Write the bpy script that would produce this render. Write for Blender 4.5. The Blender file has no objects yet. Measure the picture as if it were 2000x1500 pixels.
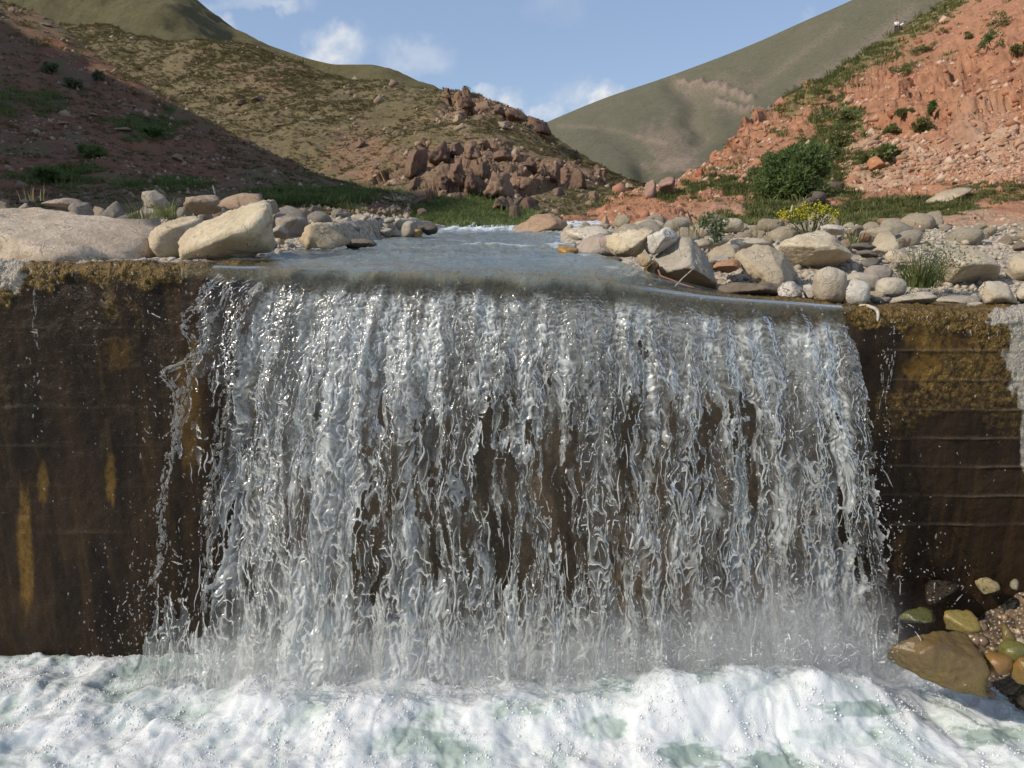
import bpy, bmesh, math, random
import numpy as np
from mathutils import Vector, Matrix, Euler
from mathutils.bvhtree import BVHTree

scene = bpy.context.scene
COL = scene.collection

# ------------------------------------------------------------------ camera
FPX, PITCH, CZ = 1455.0, math.radians(12.6), 0.20
cam_d = bpy.data.cameras.new('camera'); cam = bpy.data.objects.new('camera', cam_d); COL.objects.link(cam)
cam_d.sensor_width = 36.0; cam_d.lens = 36.0 * FPX / 2000.0
cam_d.clip_start = 0.05; cam_d.clip_end = 3000
cam.location = (0, 0, CZ); cam.rotation_euler = (math.pi / 2 - PITCH, 0, 0)
scene.camera = cam

# ------------------------------------------------------------------ light
SUN_EL, SUN_AZ = math.radians(36), math.radians(22)      # azimuth: from -x turned towards the camera
sdir = Vector((-math.cos(SUN_AZ) * math.cos(SUN_EL), -math.sin(SUN_AZ) * math.cos(SUN_EL), math.sin(SUN_EL)))
sun_d = bpy.data.lights.new('sun', 'SUN'); sun = bpy.data.objects.new('sun', sun_d); COL.objects.link(sun)
sun_d.energy = 4.8; sun_d.angle = math.radians(0.53); sun_d.color = (1.0, 0.91, 0.79)
sun.rotation_euler = sdir.to_track_quat('Z', 'Y').to_euler()

scene.view_settings.view_transform = 'Standard'; scene.view_settings.look = 'None'
scene.view_settings.exposure = -0.08; scene.view_settings.gamma = 1.0; scene.view_settings.use_curve_mapping = False
scene.render.engine = 'CYCLES'
cy = scene.cycles
cy.use_denoising = True; cy.max_bounces = 10; cy.transparent_max_bounces = 24
cy.diffuse_bounces = 3; cy.glossy_bounces = 4; cy.transmission_bounces = 8
cy.caustics_reflective = False; cy.caustics_refractive = True
cy.sample_clamp_indirect = 6.0; cy.volume_bounces = 1; cy.volume_step_rate = 2.0
try:
    cy.denoising_prefilter = 'ACCURATE'
    cy.use_adaptive_sampling = True; cy.adaptive_threshold = 0.015
except Exception:
    pass

# ------------------------------------------------------------------ node helpers
class NT:
    def __init__(s, tree): s.t = tree; s.N = tree.nodes; s.L = tree.links
    def n(s, typ, ins=None, **props):
        nd = s.N.new(typ)
        for k, v in props.items(): setattr(nd, k, v)
        for k, v in (ins or {}).items(): s.set(nd, k, v)
        return nd
    def set(s, nd, k, v):
        sk = nd.inputs[k]
        if isinstance(v, bpy.types.NodeSocket): s.L.new(v, sk)
        elif isinstance(v, bpy.types.Node): s.L.new(v.outputs[0], sk)
        else: sk.default_value = v
    def m(s, op, a, b=None, c=None, clamp=False):
        nd = s.n('ShaderNodeMath', operation=op, use_clamp=clamp); s.set(nd, 0, a)
        if b is not None: s.set(nd, 1, b)
        if c is not None: s.set(nd, 2, c)
        return nd.outputs[0]
    def mr(s, v, a, b, c=0.0, d=1.0, smooth=True):
        nd = s.n('ShaderNodeMapRange', {'Value': v, 'From Min': a, 'From Max': b, 'To Min': c, 'To Max': d})
        if smooth: nd.interpolation_type = 'SMOOTHSTEP'
        return nd.outputs[0]
    def mix(s, f, a, b, blend='MIX'):
        nd = s.n('ShaderNodeMix', data_type='RGBA', blend_type=blend)
        s.set(nd, 0, f); s.set(nd, 6, a); s.set(nd, 7, b)
        return nd.outputs[2]
    def noise(s, vec, scale, detail=4, rough=.55, dist=0.0, out=0):
        nd = s.n('ShaderNodeTexNoise', {'Scale': scale, 'Detail': detail, 'Roughness': rough, 'Distortion': dist})
        if vec is not None: s.set(nd, 'Vector', vec)
        return nd.outputs[out]
    def voro(s, vec, scale, feature='F1', rnd=1.0, out=0):
        nd = s.n('ShaderNodeTexVoronoi', {'Scale': scale, 'Randomness': rnd}, feature=feature)
        if vec is not None: s.set(nd, 'Vector', vec)
        return nd.outputs[out]
    def map(s, vec, scale=(1, 1, 1), loc=(0, 0, 0), rot=(0, 0, 0)):
        nd = s.n('ShaderNodeMapping', {'Vector': vec, 'Scale': scale, 'Location': loc, 'Rotation': rot}); return nd.outputs[0]
    def attr(s, name): return s.n('ShaderNodeAttribute', attribute_name=name).outputs[2]
    def ramp(s, f, stops):
        nd = s.n('ShaderNodeValToRGB', {'Fac': f}); e = nd.color_ramp.elements
        while len(e) < len(stops): e.new(.5)
        for el, (p, c) in zip(e, stops): el.position = p; el.color = (*c, 1)
        return nd.outputs[0]
    def bump(s, h, strength, dist=.02, normal=None):
        nd = s.n('ShaderNodeBump', {'Height': h, 'Strength': strength, 'Distance': dist})
        if normal is not None: s.set(nd, 'Normal', normal)
        return nd.outputs[0]

def C4(c): return (c[0], c[1], c[2], 1.0)
def new_mat(name):
    m = bpy.data.materials.new(name); m.use_nodes = True; m.node_tree.nodes.clear()
    t = NT(m.node_tree); out = t.n('ShaderNodeOutputMaterial'); return m, t, out
def principled(t, out, col, rough=.9, normal=None, spec=.3, **kw):
    p = t.n('ShaderNodeBsdfPrincipled', {'Base Color': col, 'Roughness': rough, 'Specular IOR Level': spec})
    if normal is not None: t.set(p, 'Normal', normal)
    for k, v in kw.items(): t.set(p, k.replace('_', ' '), v)
    t.L.new(p.outputs[0], out.inputs[0]); return p

# ------------------------------------------------------------------ projection between the photo's pixels and places in the valley
CT, ST = math.cos(PITCH), math.sin(PITCH)
def P(px, py, Y):
    px, py, Y = np.broadcast_arrays(np.asarray(px, float), np.asarray(py, float), np.asarray(Y, float))
    b = (750 - py) / FPX; t = Y / (CT + b * ST)
    return np.stack([(px - 1000) / FPX * t, Y, CZ + t * (b * CT - ST)], -1)
def proj(p):
    x, y, z = p[..., 0], p[..., 1], p[..., 2] - CZ
    d = y * CT - z * ST; u = y * ST + z * CT
    return 1000 + FPX * x / d, 750 - FPX * u / d
def ray(px, py):
    a, b = (px - 1000) / FPX, (750 - py) / FPX
    return Vector((a, CT + b * ST, b * CT - ST)).normalized()
def px_size(Y): return Y / FPX        # metres per photo pixel, near the picture's middle

# ------------------------------------------------------------------ sky
world = bpy.data.worlds.new('World'); scene.world = world; world.use_nodes = True
wt = NT(world.node_tree); wt.N.clear()
wo = wt.n('ShaderNodeOutputWorld')
sky = wt.n('ShaderNodeTexSky', sky_type='NISHITA', sun_disc=False, sun_elevation=SUN_EL, sun_rotation=math.atan2(sdir.x, sdir.y),
           altitude=1500, air_density=1.0, dust_density=0.8, ozone_density=1.2)
gen = wt.n('ShaderNodeTexCoord').outputs['Generated']
SKYS = 0.10
sk = wt.n('ShaderNodeVectorMath', {0: sky.outputs[0], 1: (SKYS,) * 3}, operation='MULTIPLY').outputs[0]
wn = wt.noise(gen, 22, 5, .62, .3); wn2 = wt.noise(gen, 5, 3, .5)
warp = wt.n('ShaderNodeVectorMath', {0: wt.noise(gen, 16, 4, .6, 0, 1), 1: (.5, .5, .5)}, operation='SUBTRACT').outputs[0]
warp = wt.n('ShaderNodeVectorMath', {0: warp, 1: (.075,) * 3}, operation='MULTIPLY').outputs[0]
gw = wt.n('ShaderNodeVectorMath', {0: gen, 1: warp}, operation='ADD').outputs[0]
total = None
for (cx, cyy, rx, ry, a) in [(668, 96, 56, 46, 1.0), (640, 112, 62, 28, .9), (810, 108, 75, 32, .33), (432, 38, 26, 18, .75), (500, 2, 90, 14, .5),
                             (1000, 190, 30, 22, .8), (1190, 187, 42, 22, 1.0), (1130, 190, 66, 30, .6), (1050, 222, 52, 22, .7), (940, 182, 30, 16, .5), (1085, 20, 60, 40, .16), (1560, 45, 26, 10, .3)]:
    d = ray(cx, cyy); r = rx / FPX
    df = wt.n('ShaderNodeVectorMath', {0: gw, 1: tuple(d)}, operation='SUBTRACT').outputs[0]
    df = wt.n('ShaderNodeVectorMath', {0: df, 1: (1 / r, 1 / r, FPX / ry)}, operation='MULTIPLY').outputs[0]
    ln = wt.n('ShaderNodeVectorMath', {0: df}, operation='LENGTH').outputs[1]
    v = wt.m('MULTIPLY', wt.mr(ln, 1.25, .35), a)
    total = v if total is None else wt.m('MAXIMUM', total, v)
# scattered cloud added outside the view, thickened to whiten ambient light and reflections
wide = wt.m('MULTIPLY', wt.mr(wt.noise(wt.map(gen, (1, 1, 2.2)), 5.5, 6, .6, .4), .45, .68), .75)
keep = wt.m('SUBTRACT', 1.0, wt.mr(wt.n('ShaderNodeVectorMath', {0: gen, 1: tuple(ray(1000, 150))}, operation='DISTANCE').outputs[1], .95, .6))
total = wt.m('MAXIMUM', total, wt.m('MULTIPLY', wide, keep))
total = wt.m('MULTIPLY', total, wt.mr(wn, .28, .62, .55, 1.0), clamp=True)
ccol = wt.mix(wt.mr(wn, .35, .7), (.60, .68, .80, 1), (.93, .93, .94, 1))
skc = wt.mix(.45, wt.n('ShaderNodeVectorMath', {0: sk, 1: (1.22, 1.16, 1.10)}, operation='MULTIPLY').outputs[0], (.44, .60, .92, 1))
wcol = wt.mix(total, skc, ccol)
bg = wt.n('ShaderNodeBackground', {'Color': wcol, 'Strength': 1.0}); wt.L.new(bg.outputs[0], wo.inputs[0])

# ------------------------------------------------------------------ noise
_rs = np.random.RandomState(11)
_G3 = _rs.normal(size=(256, 3)).astype(np.float32); _G3 /= np.linalg.norm(_G3, axis=1)[:, None]
_a = _rs.uniform(0, 2 * math.pi, 256); _G2 = np.stack([np.cos(_a), np.sin(_a)], 1).astype(np.float32)
_PT = _rs.permutation(256).astype(np.int32); _PT = np.concatenate([_PT, _PT, _PT])
def _f(t): return t * t * t * (t * (t * 6 - 15) + 10)
def n2(x, y, seed=0):
    x = np.asarray(x, np.float32) + seed * 17.37; y = np.asarray(y, np.float32) + seed * 9.71
    x, y = np.broadcast_arrays(x, y)
    xi = np.floor(x); yi = np.floor(y); fx = x - xi; fy = y - yi
    xi = xi.astype(np.int32) & 255; yi = yi.astype(np.int32) & 255
    u, v = _f(fx), _f(fy); r = []
    for dx in (0, 1):
        for dy in (0, 1):
            g = _G2[_PT[_PT[xi + dx] + yi + dy]]
            r.append(g[..., 0] * (fx - dx) + g[..., 1] * (fy - dy))
    return ((r[0] * (1 - v) + r[1] * v) * (1 - u) + (r[2] * (1 - v) + r[3] * v) * u) * 1.5
def n3(p, seed=0):
    p = np.asarray(p, np.float32) + np.float32(seed * 13.13)
    pi = np.floor(p); f = p - pi; pi = pi.astype(np.int32) & 255
    w = _f(f); res = 0
    for dx in (0, 1):
        wx = w[..., 0] if dx else 1 - w[..., 0]
        for dy in (0, 1):
            wy = w[..., 1] if dy else 1 - w[..., 1]
            for dz in (0, 1):
                wz = w[..., 2] if dz else 1 - w[..., 2]
                g = _G3[_PT[_PT[_PT[pi[..., 0] + dx] + pi[..., 1] + dy] + pi[..., 2] + dz]]
                res = res + wx * wy * wz * (g[..., 0] * (f[..., 0] - dx) + g[..., 1] * (f[..., 1] - dy) + g[..., 2] * (f[..., 2] - dz))
    return res * 1.5
def fbm2(x, y, o=4, seed=0, gain=.5):
    s = 0; a = 1; k = 1
    for i in range(o): s = s + a * n2(np.asarray(x) * k, np.asarray(y) * k, seed + i * 3); a *= gain; k *= 2.03
    return s
def fbm3(p, o=4, seed=0, gain=.5):
    s = 0; a = 1; k = 1
    for i in range(o): s = s + a * n3(np.asarray(p) * k, seed + i * 3); a *= gain; k *= 2.03
    return s
def rid2(x, y, o=4, seed=0, gain=.5):
    s = 0; a = 1; k = 1
    for i in range(o): s = s + a * (1 - np.abs(n2(np.asarray(x) * k, np.asarray(y) * k, seed + i * 3)) * 1.6) ; a *= gain; k *= 2.03
    return s
def rid3(p, o=4, seed=0, gain=.5):
    s = 0; a = 1; k = 1
    for i in range(o): s = s + a * (1 - np.abs(n3(np.asarray(p) * k, seed + i * 3)) * 1.6); a *= gain; k *= 2.03
    return s
def sst(a, b, x):
    t = np.clip((np.asarray(x, float) - a) / (b - a), 0, 1); return t * t * (3 - 2 * t)
def pchip(x, y, xq):
    x = np.asarray(x, float); y = np.asarray(y, float); h = np.diff(x); d = np.diff(y) / h; m = np.zeros_like(x)
    m[0], m[-1] = d[0], d[-1]
    for i in range(1, len(x) - 1):
        if d[i - 1] * d[i] > 0:
            w1 = 2 * h[i] + h[i - 1]; w2 = h[i] + 2 * h[i - 1]; m[i] = (w1 + w2) / (w1 / d[i - 1] + w2 / d[i])
    xq = np.clip(xq, x[0], x[-1]); k = np.clip(np.searchsorted(x, xq) - 1, 0, len(h) - 1)
    t = (xq - x[k]) / h[k]; t2 = t * t; t3 = t2 * t
    return (2 * t3 - 3 * t2 + 1) * y[k] + (t3 - 2 * t2 + t) * h[k] * m[k] + (-2 * t3 + 3 * t2) * y[k + 1] + (t3 - t2) * h[k] * m[k + 1]

def cells3(p, seed=0):
    """Worley cells: (F1, F2, random value of the nearest cell)"""
    p = np.asarray(p, np.float32); sh = p.shape[:-1]; p = p.reshape(-1, 3); pi = np.floor(p).astype(np.int32); f = p - pi
    d1 = np.full(len(p), 9., np.float32); d2 = d1.copy(); rv = np.zeros(len(p), np.float32); tab = np.random.RandomState(seed + 5).rand(256, 4).astype(np.float32)
    for dx in (-1, 0, 1):
        for dy in (-1, 0, 1):
            for dz in (-1, 0, 1):
                h = _PT[_PT[_PT[(pi[:, 0] + dx) & 255] + ((pi[:, 1] + dy) & 255)] + ((pi[:, 2] + dz) & 255)]
                q = tab[h]; d = np.sqrt((dx + q[:, 0] - f[:, 0]) ** 2 + (dy + q[:, 1] - f[:, 1]) ** 2 + (dz + q[:, 2] - f[:, 2]) ** 2)
                n1 = d < d1; d2 = np.where(n1, d1, np.minimum(d2, d)); rv = np.where(n1, q[:, 3], rv); d1 = np.where(n1, d, d1)
    return d1.reshape(sh), d2.reshape(sh), rv.reshape(sh)

# ------------------------------------------------------------------ meshes and tags
def raw_mesh(name, V, F, smooth=True, attrs=None):
    """V (n,3), F (m,k) ints, all faces with k corners"""
    V = np.ascontiguousarray(V, np.float32); F = np.ascontiguousarray(F, np.int32); k = F.shape[1]
    me = bpy.data.meshes.new(name)
    me.vertices.add(len(V)); me.vertices.foreach_set('co', V.ravel())
    me.loops.add(F.size); me.loops.foreach_set('vertex_index', F.ravel())
    me.polygons.add(len(F)); me.polygons.foreach_set('loop_start', np.arange(0, F.size, k, dtype=np.int32))
    me.update(calc_edges=True)
    if smooth: me.polygons.foreach_set('use_smooth', np.ones(len(F), bool))
    for an, av in (attrs or {}).items():
        at = me.attributes.new(an, 'FLOAT', 'POINT'); at.data.foreach_set('value', np.ascontiguousarray(av, np.float32).ravel())
    return me
def grid_faces(nr, nc, keep=None):
    i = np.arange(nr * nc, dtype=np.int32).reshape(nr, nc)
    F = np.stack([i[:-1, :-1], i[:-1, 1:], i[1:, 1:], i[1:, :-1]], -1)
    return F[keep] if keep is not None else F.reshape(-1, 4)
def grid_mesh(name, G, keep=None, attrs=None, flip=False):
    nr, nc = G.shape[:2]; F = grid_faces(nr, nc, keep)
    if flip: F = F[:, ::-1]
    V = G.reshape(-1, 3)
    if keep is not None:
        used = np.unique(F); rm = np.full(len(V), -1, np.int32); rm[used] = np.arange(len(used)); F = rm[F]; V = V[used]
        attrs = {k: np.asarray(v).ravel()[used] for k, v in (attrs or {}).items()}
    return raw_mesh(name, V, F, True, attrs)
def obj(name, me, mat=None, parent=None, loc=None, kind=None, label=None, cat=None, group=None):
    o = bpy.data.objects.new(name, me); COL.objects.link(o)
    if mat is not None and me is not None and len(me.materials) == 0: me.materials.append(mat)
    if parent is not None: o.parent = parent
    if loc is not None: o.location = loc
    tag(o, label, cat, group, kind); return o
def tag(o, label=None, cat=None, group=None, kind=None):
    if label: o['label'] = label
    if cat:
        o['category'] = cat
        if not kind: o['kind'] = 'thing'
    if group: o['group'] = group
    if kind: o['kind'] = kind
def empty(name, loc, label, cat, group=None, rz=0):
    o = bpy.data.objects.new(name, None); COL.objects.link(o); o.location = loc; o.rotation_euler = (0, 0, rz); o.empty_display_size = .1
    tag(o, label, cat, group); return o
def grid_normals(G):
    a = np.gradient(G, axis=0); b = np.gradient(G, axis=1); n = np.cross(b, a); n /= np.linalg.norm(n, axis=-1, keepdims=True) + 1e-12
    return n
def join(parts):
    """[(V,F)] with the same corner count -> V,F"""
    Vs, Fs, k = [], [], 0
    for V, F in parts: Vs.append(V); Fs.append(np.asarray(F) + k); k += len(V)
    return np.concatenate(Vs), np.concatenate(Fs)
def tube(pts, rad, sides=6, close=True):
    pts = np.asarray(pts, float); n = len(pts); rad = np.broadcast_to(np.asarray(rad, float), (n,))
    t = np.gradient(pts, axis=0); t /= np.linalg.norm(t, axis=1, keepdims=True) + 1e-9
    ref = np.array([0.31, .95, .05]) if abs(t[:, 2]).mean() > .6 else np.array([.05, .1, 1.])
    a = np.cross(t, ref); a /= np.linalg.norm(a, axis=1, keepdims=True) + 1e-9; b = np.cross(t, a)
    an = np.linspace(0, 2 * math.pi, sides, endpoint=False)
    V = (pts[:, None, :] + rad[:, None, None] * (np.cos(an)[None, :, None] * a[:, None, :] + np.sin(an)[None, :, None] * b[:, None, :])).reshape(-1, 3)
    i = np.arange(n * sides).reshape(n, sides); j = np.roll(i, -1, axis=1)
    F = np.stack([i[:-1], j[:-1], j[1:], i[1:]], -1).reshape(-1, 4)
    return V, F
_ico = {}
def ico(sub):
    if sub not in _ico:
        bm = bmesh.new(); bmesh.ops.create_icosphere(bm, subdivisions=sub, radius=1)
        V = np.array([v.co[:] for v in bm.verts]); F = np.array([[v.index for v in f.verts] for f in bm.faces]); bm.free()
        V /= np.linalg.norm(V, axis=1, keepdims=True); _ico[sub] = (V, F)
    return _ico[sub]
def bvh_of(o):
    me = o.data; n = len(me.vertices); V = np.empty(n * 3, np.float32); me.vertices.foreach_get('co', V)
    k = len(me.polygons); L = np.empty(len(me.loops), np.int32); me.loops.foreach_get('vertex_index', L)
    return BVHTree.FromPolygons([tuple(v) for v in V.reshape(-1, 3).tolist()], [tuple(f) for f in L.reshape(k, -1).tolist()])
# ================================================================== the valley
def catmull(K, t):
    n = len(K); i = np.clip(np.floor(t).astype(int), 0, n - 2); f = (t - i)[:, None]
    p0, p1, p2, p3 = K[np.clip(i - 1, 0, n - 1)], K[i], K[i + 1], K[np.clip(i + 2, 0, n - 1)]
    return .5 * (2 * p1 + (p2 - p0) * f + (2 * p0 - 5 * p1 + 4 * p2 - p3) * f * f + (3 * p1 - p0 - 3 * p2 + p3) * f ** 3)
def loft(rows, px0, px1, nc, nt):
    """a slope through foot, mid and ridge lines, each a list of (px, py, distance) sights"""
    pxs = np.linspace(px0, px1, nc) if np.isscalar(nc) else nc
    PY = np.stack([pchip([a[0] for a in r], [a[1] for a in r], pxs) for r in rows])
    LY = np.stack([pchip([a[0] for a in r], np.log([a[2] for a in r]), pxs) for r in rows])
    t = np.linspace(0, len(rows) - 1, nt)
    py = catmull(PY, t); Y = np.exp(catmull(LY, t))
    return P(np.broadcast_to(pxs, py.shape), py, Y), t
def blob(px, py, cx, cy, rx, ry, seed=0, wob=.5):
    d = np.hypot((px - cx) / rx, (py - cy) / ry) + wob * fbm2(px / (rx * .6) , py / (ry * .6), 3, seed)
    return 1 - sst(.7, 1.25, d)
def add_back(G, steps):
    out = [G]; last = G[-1]
    for dx, dy, dz in steps:
        last = last + np.array([dx, dy, dz]); out.append(last[None])
    return np.concatenate(out)

def hill_material(name, soil, soil2, veg, veg2, scale, redcol=(.36, .13, .07), pale=(.42, .29, .20), bump=.5, dist=.15, speck=1.0, lush=(.075, .115, .028)):
    m, t, out = new_mat(name)
    pos = t.n('ShaderNodeNewGeometry').outputs['Position']
    nA = t.noise(pos, scale * .12, 5, .6); nB = t.noise(pos, scale, 6, .65, .5); nC = t.noise(pos, scale * 5, 4, .7); nD = t.noise(pos, scale * .45, 4, .6)
    s = t.mix(t.mr(nB, .35, .68), C4(soil), C4(soil2))
    s = t.mix(t.attr('red'), s, t.mix(t.mr(nB, .3, .7), C4(tuple(c * .72 for c in redcol)), C4(tuple(c * 1.22 for c in redcol))))
    s = t.mix(t.attr('pale'), s, t.mix(t.mr(nC, .3, .7), C4(tuple(c * .78 for c in pale)), C4(tuple(c * 1.12 for c in pale))))
    s = t.mix(t.m('MULTIPLY', t.mr(nC, .58, .75), .45 * speck), s, C4(tuple(c * .5 for c in soil)))
    v = t.mix(t.mr(nD, .35, .65), C4(veg), C4(veg2))
    vv = t.m('ADD', t.attr('veg'), t.m('MULTIPLY', t.m('SUBTRACT', nB, .5), 1.5))
    vv = t.m('ADD', vv, t.m('MULTIPLY', t.m('SUBTRACT', nC, .5), .9))
    vm = t.mr(vv, .35, .75)
    c = t.mix(vm, s, v)
    lv = t.m('ADD', t.attr('lush'), t.m('MULTIPLY', t.m('SUBTRACT', nB, .5), 1.1))
    c = t.mix(t.mr(lv, .35, .75), c, t.mix(t.mr(nC, .3, .7), C4(tuple(x * .65 for x in lush)), C4(tuple(x * 1.2 for x in lush))))
    nE = t.noise(pos, scale * 11, 4, .75); c = t.mix(t.m('MULTIPLY', t.mr(nE, .54, .74), .5), c, t.mix(1.0, c, (.52, .48, .44, 1), 'MULTIPLY')); c = t.mix(t.m('MULTIPLY', t.mr(nE, .46, .30), .35), c, t.mix(1.0, c, (1.45, 1.4, 1.32, 1), 'MULTIPLY'))
    vs = t.voro(pos, scale * 2.6); vcol = t.n('ShaderNodeSeparateColor', {0: t.voro(pos, scale * 2.6, out=1)}).outputs[0]; sm = t.m('MULTIPLY', t.m('MULTIPLY', t.mr(vs, .34, .22), t.mr(vcol, .62, .66)), t.m('SUBTRACT', 1.0, t.mr(vv, .5, .8)))
    c = t.mix(t.m('MULTIPLY', sm, .55), c, t.mix(1.0, c, (1.55, 1.5, 1.42, 1), 'MULTIPLY'))
    c = t.mix(t.mr(nA, .3, .7, 0, .25), c, t.mix(1.0, c, (1.25, 1.2, 1.1, 1), 'MULTIPLY'))
    h = t.m('ADD', t.m('MULTIPLY', nB, .7), t.m('ADD', t.m('MULTIPLY', nC, .4), t.m('MULTIPLY', t.noise(pos, scale * 17, 3, .7), .16))); h = t.m('ADD', h, t.m('MULTIPLY', sm, .35))
    principled(t, out, c, .95, t.bump(h, bump, dist), .15); return m

Z1 = lambda a: np.zeros(a.shape[:2])
hills = {}
# ---- far right hill
rows = [[(900, 400, 140), (1250, 372, 120), (1300, 366, 116), (1420, 340, 130), (1600, 300, 140), (2150, 200, 140)],
        [(900, 360, 220), (1060, 330, 200), (1250, 300, 170), (1330, 268, 175), (1450, 250, 175), (1700, 160, 190), (2150, 0, 190)],
        [(900, 310, 280), (1060, 280, 260), (1200, 245, 235), (1360, 205, 235), (1500, 170, 230), (1700, 70, 235), (2150, -110, 230)],
        [(900, 292, 330), (1000, 268, 325), (1062, 241, 320), (1180, 192, 310), (1300, 151, 300), (1480, 82, 290), (1560, 46, 285), (1660, 2, 280), (1800, -66, 270), (2150, -220, 260)]]
G, t = loft(rows, 900, 2150, 330, 170)
px, py = proj(G)
def pl_dist(px, py, line):
    d = np.full(px.shape, 1e9)
    for (x0, y0), (x1, y1) in zip(line[:-1], line[1:]):
        vx, vy = x1 - x0, y1 - y0; q = np.clip(((px - x0) * vx + (py - y0) * vy) / (vx * vx + vy * vy), 0, 1)
        d = np.minimum(d, np.hypot(px - x0 - q * vx, py - y0 - q * vy))
    return d
gully = pl_dist(px, py, [(1318, 158), (1362, 190), (1352, 222), (1378, 250), (1345, 285), (1300, 305), (1262, 330), (1258, 360)])
gully2 = pl_dist(px, py, [(1180, 250), (1230, 280), (1258, 320)])
gully3 = pl_dist(px, py, [(1560, 60), (1480, 170), (1430, 215)])
w = sst(0, .25, t / t.max())[:, None] * (1 - sst(.93, 1, t / t.max()))[:, None]
dsp = -2.4 * np.exp(-(gully / 24) ** 2) - 1.3 * np.exp(-(gully2 / 26) ** 2) - 1 * np.exp(-(gully3 / 22) ** 2) + 1.0 * fbm3(G * .016, 3, 3) + .5 * fbm3(G * .12, 4, 5)
band = np.minimum(pl_dist(px, py + 6 * n2(px * .05, py * .05, 3), [(1325, 152), (1400, 172), (1470, 188)]), pl_dist(px, py + 5 * n2(px * .06, py * .05, 4), [(1400, 196), (1450, 206), (1520, 214)]))
dsp = dsp + 1.2 * np.exp(-(band / 6) ** 2) * (1 + n2(px * .12, py * .02, 8))
G = G + grid_normals(G) * (dsp * w)[..., None] * np.sign(-grid_normals(G)[..., 1:2].mean())
px, py = proj(G)
pale = np.clip(1.1 * np.exp(-(band / 4.5) ** 2) + .5 * blob(px, py, 1300, 285, 50, 50, 2, .7) + .35 * blob(px, py, 1420, 180, 60, 40, 7, .6) + .35 * np.exp(-(gully / 14) ** 2) + .45 * np.exp(-(pl_dist(px, py, [(1090, 245), (1180, 250), (1300, 280)]) / 5) ** 2)
               + .6 * blob(px, py, 1340, 322, 60, 16, 5, .5) + .5 * np.exp(-(pl_dist(px, py, [(1780, 20), (1640, 130), (1560, 170)]) / 16) ** 2) + .4 * np.exp(-(pl_dist(px, py, [(1640, 50), (1480, 170)]) / 8) ** 2), 0, 1)
G = add_back(G, [(0, 15, -3), (0, 40, -30), (0, 60, -60)])
ex = lambda a, k=3: np.concatenate([a, np.repeat(a[-1:], k, 0)])
M_far = hill_material('far_hillside', (.18, .155, .112), (.215, .185, .14), (.118, .124, .076), (.145, .14, .09), 1.1, pale=(.36, .27, .215), bump=.9, dist=1.0, speck=1.0)
o = obj('hill', grid_mesh('hill', G, attrs=dict(veg=ex(.62 - .25 * pale + .1 * sst(300, 380, py)), red=ex(Z1(px)), pale=ex(pale * .8), lush=ex(.3 * sst(270, 350, py) * (1 - pale)))), M_far, kind='structure')
hills['far'] = o

# ---- back left hill, behind the long spur
rows = [[(-300, 200, 150), (400, 200, 145), (900, 300, 140)],
        [(-300, -40, 190), (300, 20, 180), (500, 140, 170), (640, 165, 165), (800, 185, 160), (900, 235, 160)],
        [(-300, -240, 230), (200, -110, 222), (330, -40, 215), (380, -2, 210), (430, 35, 206), (480, 69, 202), (550, 97, 196), (620, 119, 190), (660, 126, 187), (720, 126, 185), (760, 134, 182), (790, 146, 180), (845, 174, 176), (900, 230, 175)]]
G, t = loft(rows, -300, 900, 300, 90)
w = (1 - sst(.93, 1, t / t.max()))[:, None]
G = G + np.array([0, -.4, .9]) * ((3 * fbm3(G * .03, 4, 13) + .8 * fbm3(G * .15, 3, 5)) * w)[..., None]
G = add_back(G, [(0, 12, -2), (0, 40, -30), (0, 60, -60)])
px, py = proj(G)
M_back = hill_material('back_hillside', (.175, .135, .08), (.20, .155, .095), (.11, .108, .05), (.14, .128, .06), 1.2, bump=1.0, dist=.8)
hills['back'] = obj('hill', grid_mesh('hill', G, attrs=dict(veg=.65 + Z1(G), red=Z1(G), pale=.0 * Z1(G), lush=Z1(G))), M_back, kind='structure')

# ---- long spur on the left, ends in the rock outcrop
rows = [[(-350, 440, 30), (400, 440, 26), (700, 446, 17), (760, 450, 11.5), (850, 457, 10), (1000, 457, 10.2), (1080, 452, 12), (1150, 440, 14), (1230, 425, 18), (1300, 400, 24)],
        [(-350, 330, 60), (400, 330, 48), (700, 388, 27), (780, 396, 20), (900, 404, 18), (1010, 408, 18), (1120, 400, 20), (1220, 390, 24), (1300, 376, 29)],
        [(-350, 200, 90), (400, 220, 72), (700, 305, 42), (780, 340, 31), (900, 336, 28), (1000, 348, 27), (1120, 366, 27.5), (1220, 374, 30), (1300, 368, 36)],
        [(-350, 110, 108), (400, 150, 86), (700, 240, 54), (790, 272, 40), (900, 268, 37), (1000, 296, 36), (1120, 330, 36), (1220, 360, 37), (1300, 365, 40)],
        [(-350, 20, 125), (300, 85, 104), (500, 120, 92), (700, 200, 67), (820, 215, 52), (900, 222, 46), (1000, 250, 43), (1100, 303, 42), (1200, 346, 42), (1300, 362, 45)],
        [(-350, -140, 140), (-100, -45, 132), (0, 8, 126), (70, 30, 122), (150, 52, 117), (220, 68, 113), (300, 79, 109), (420, 89, 103), (520, 103, 97), (640, 146, 87), (740, 168, 78), (840, 175, 67), (900, 178, 60), (960, 195, 56), (1040, 233, 52), (1080, 263, 50), (1190, 331, 48), (1260, 357, 48), (1300, 366, 48)]]
G, t = loft(rows, -350, 1300, 640, 300)
px, py = proj(G)
N = grid_normals(G); N *= np.sign(-N[..., 1:2].mean())
tn = t / t.max(); w = (sst(0, .12, tn) * (1 - .9 * sst(.94, 1, tn)))[:, None]
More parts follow.
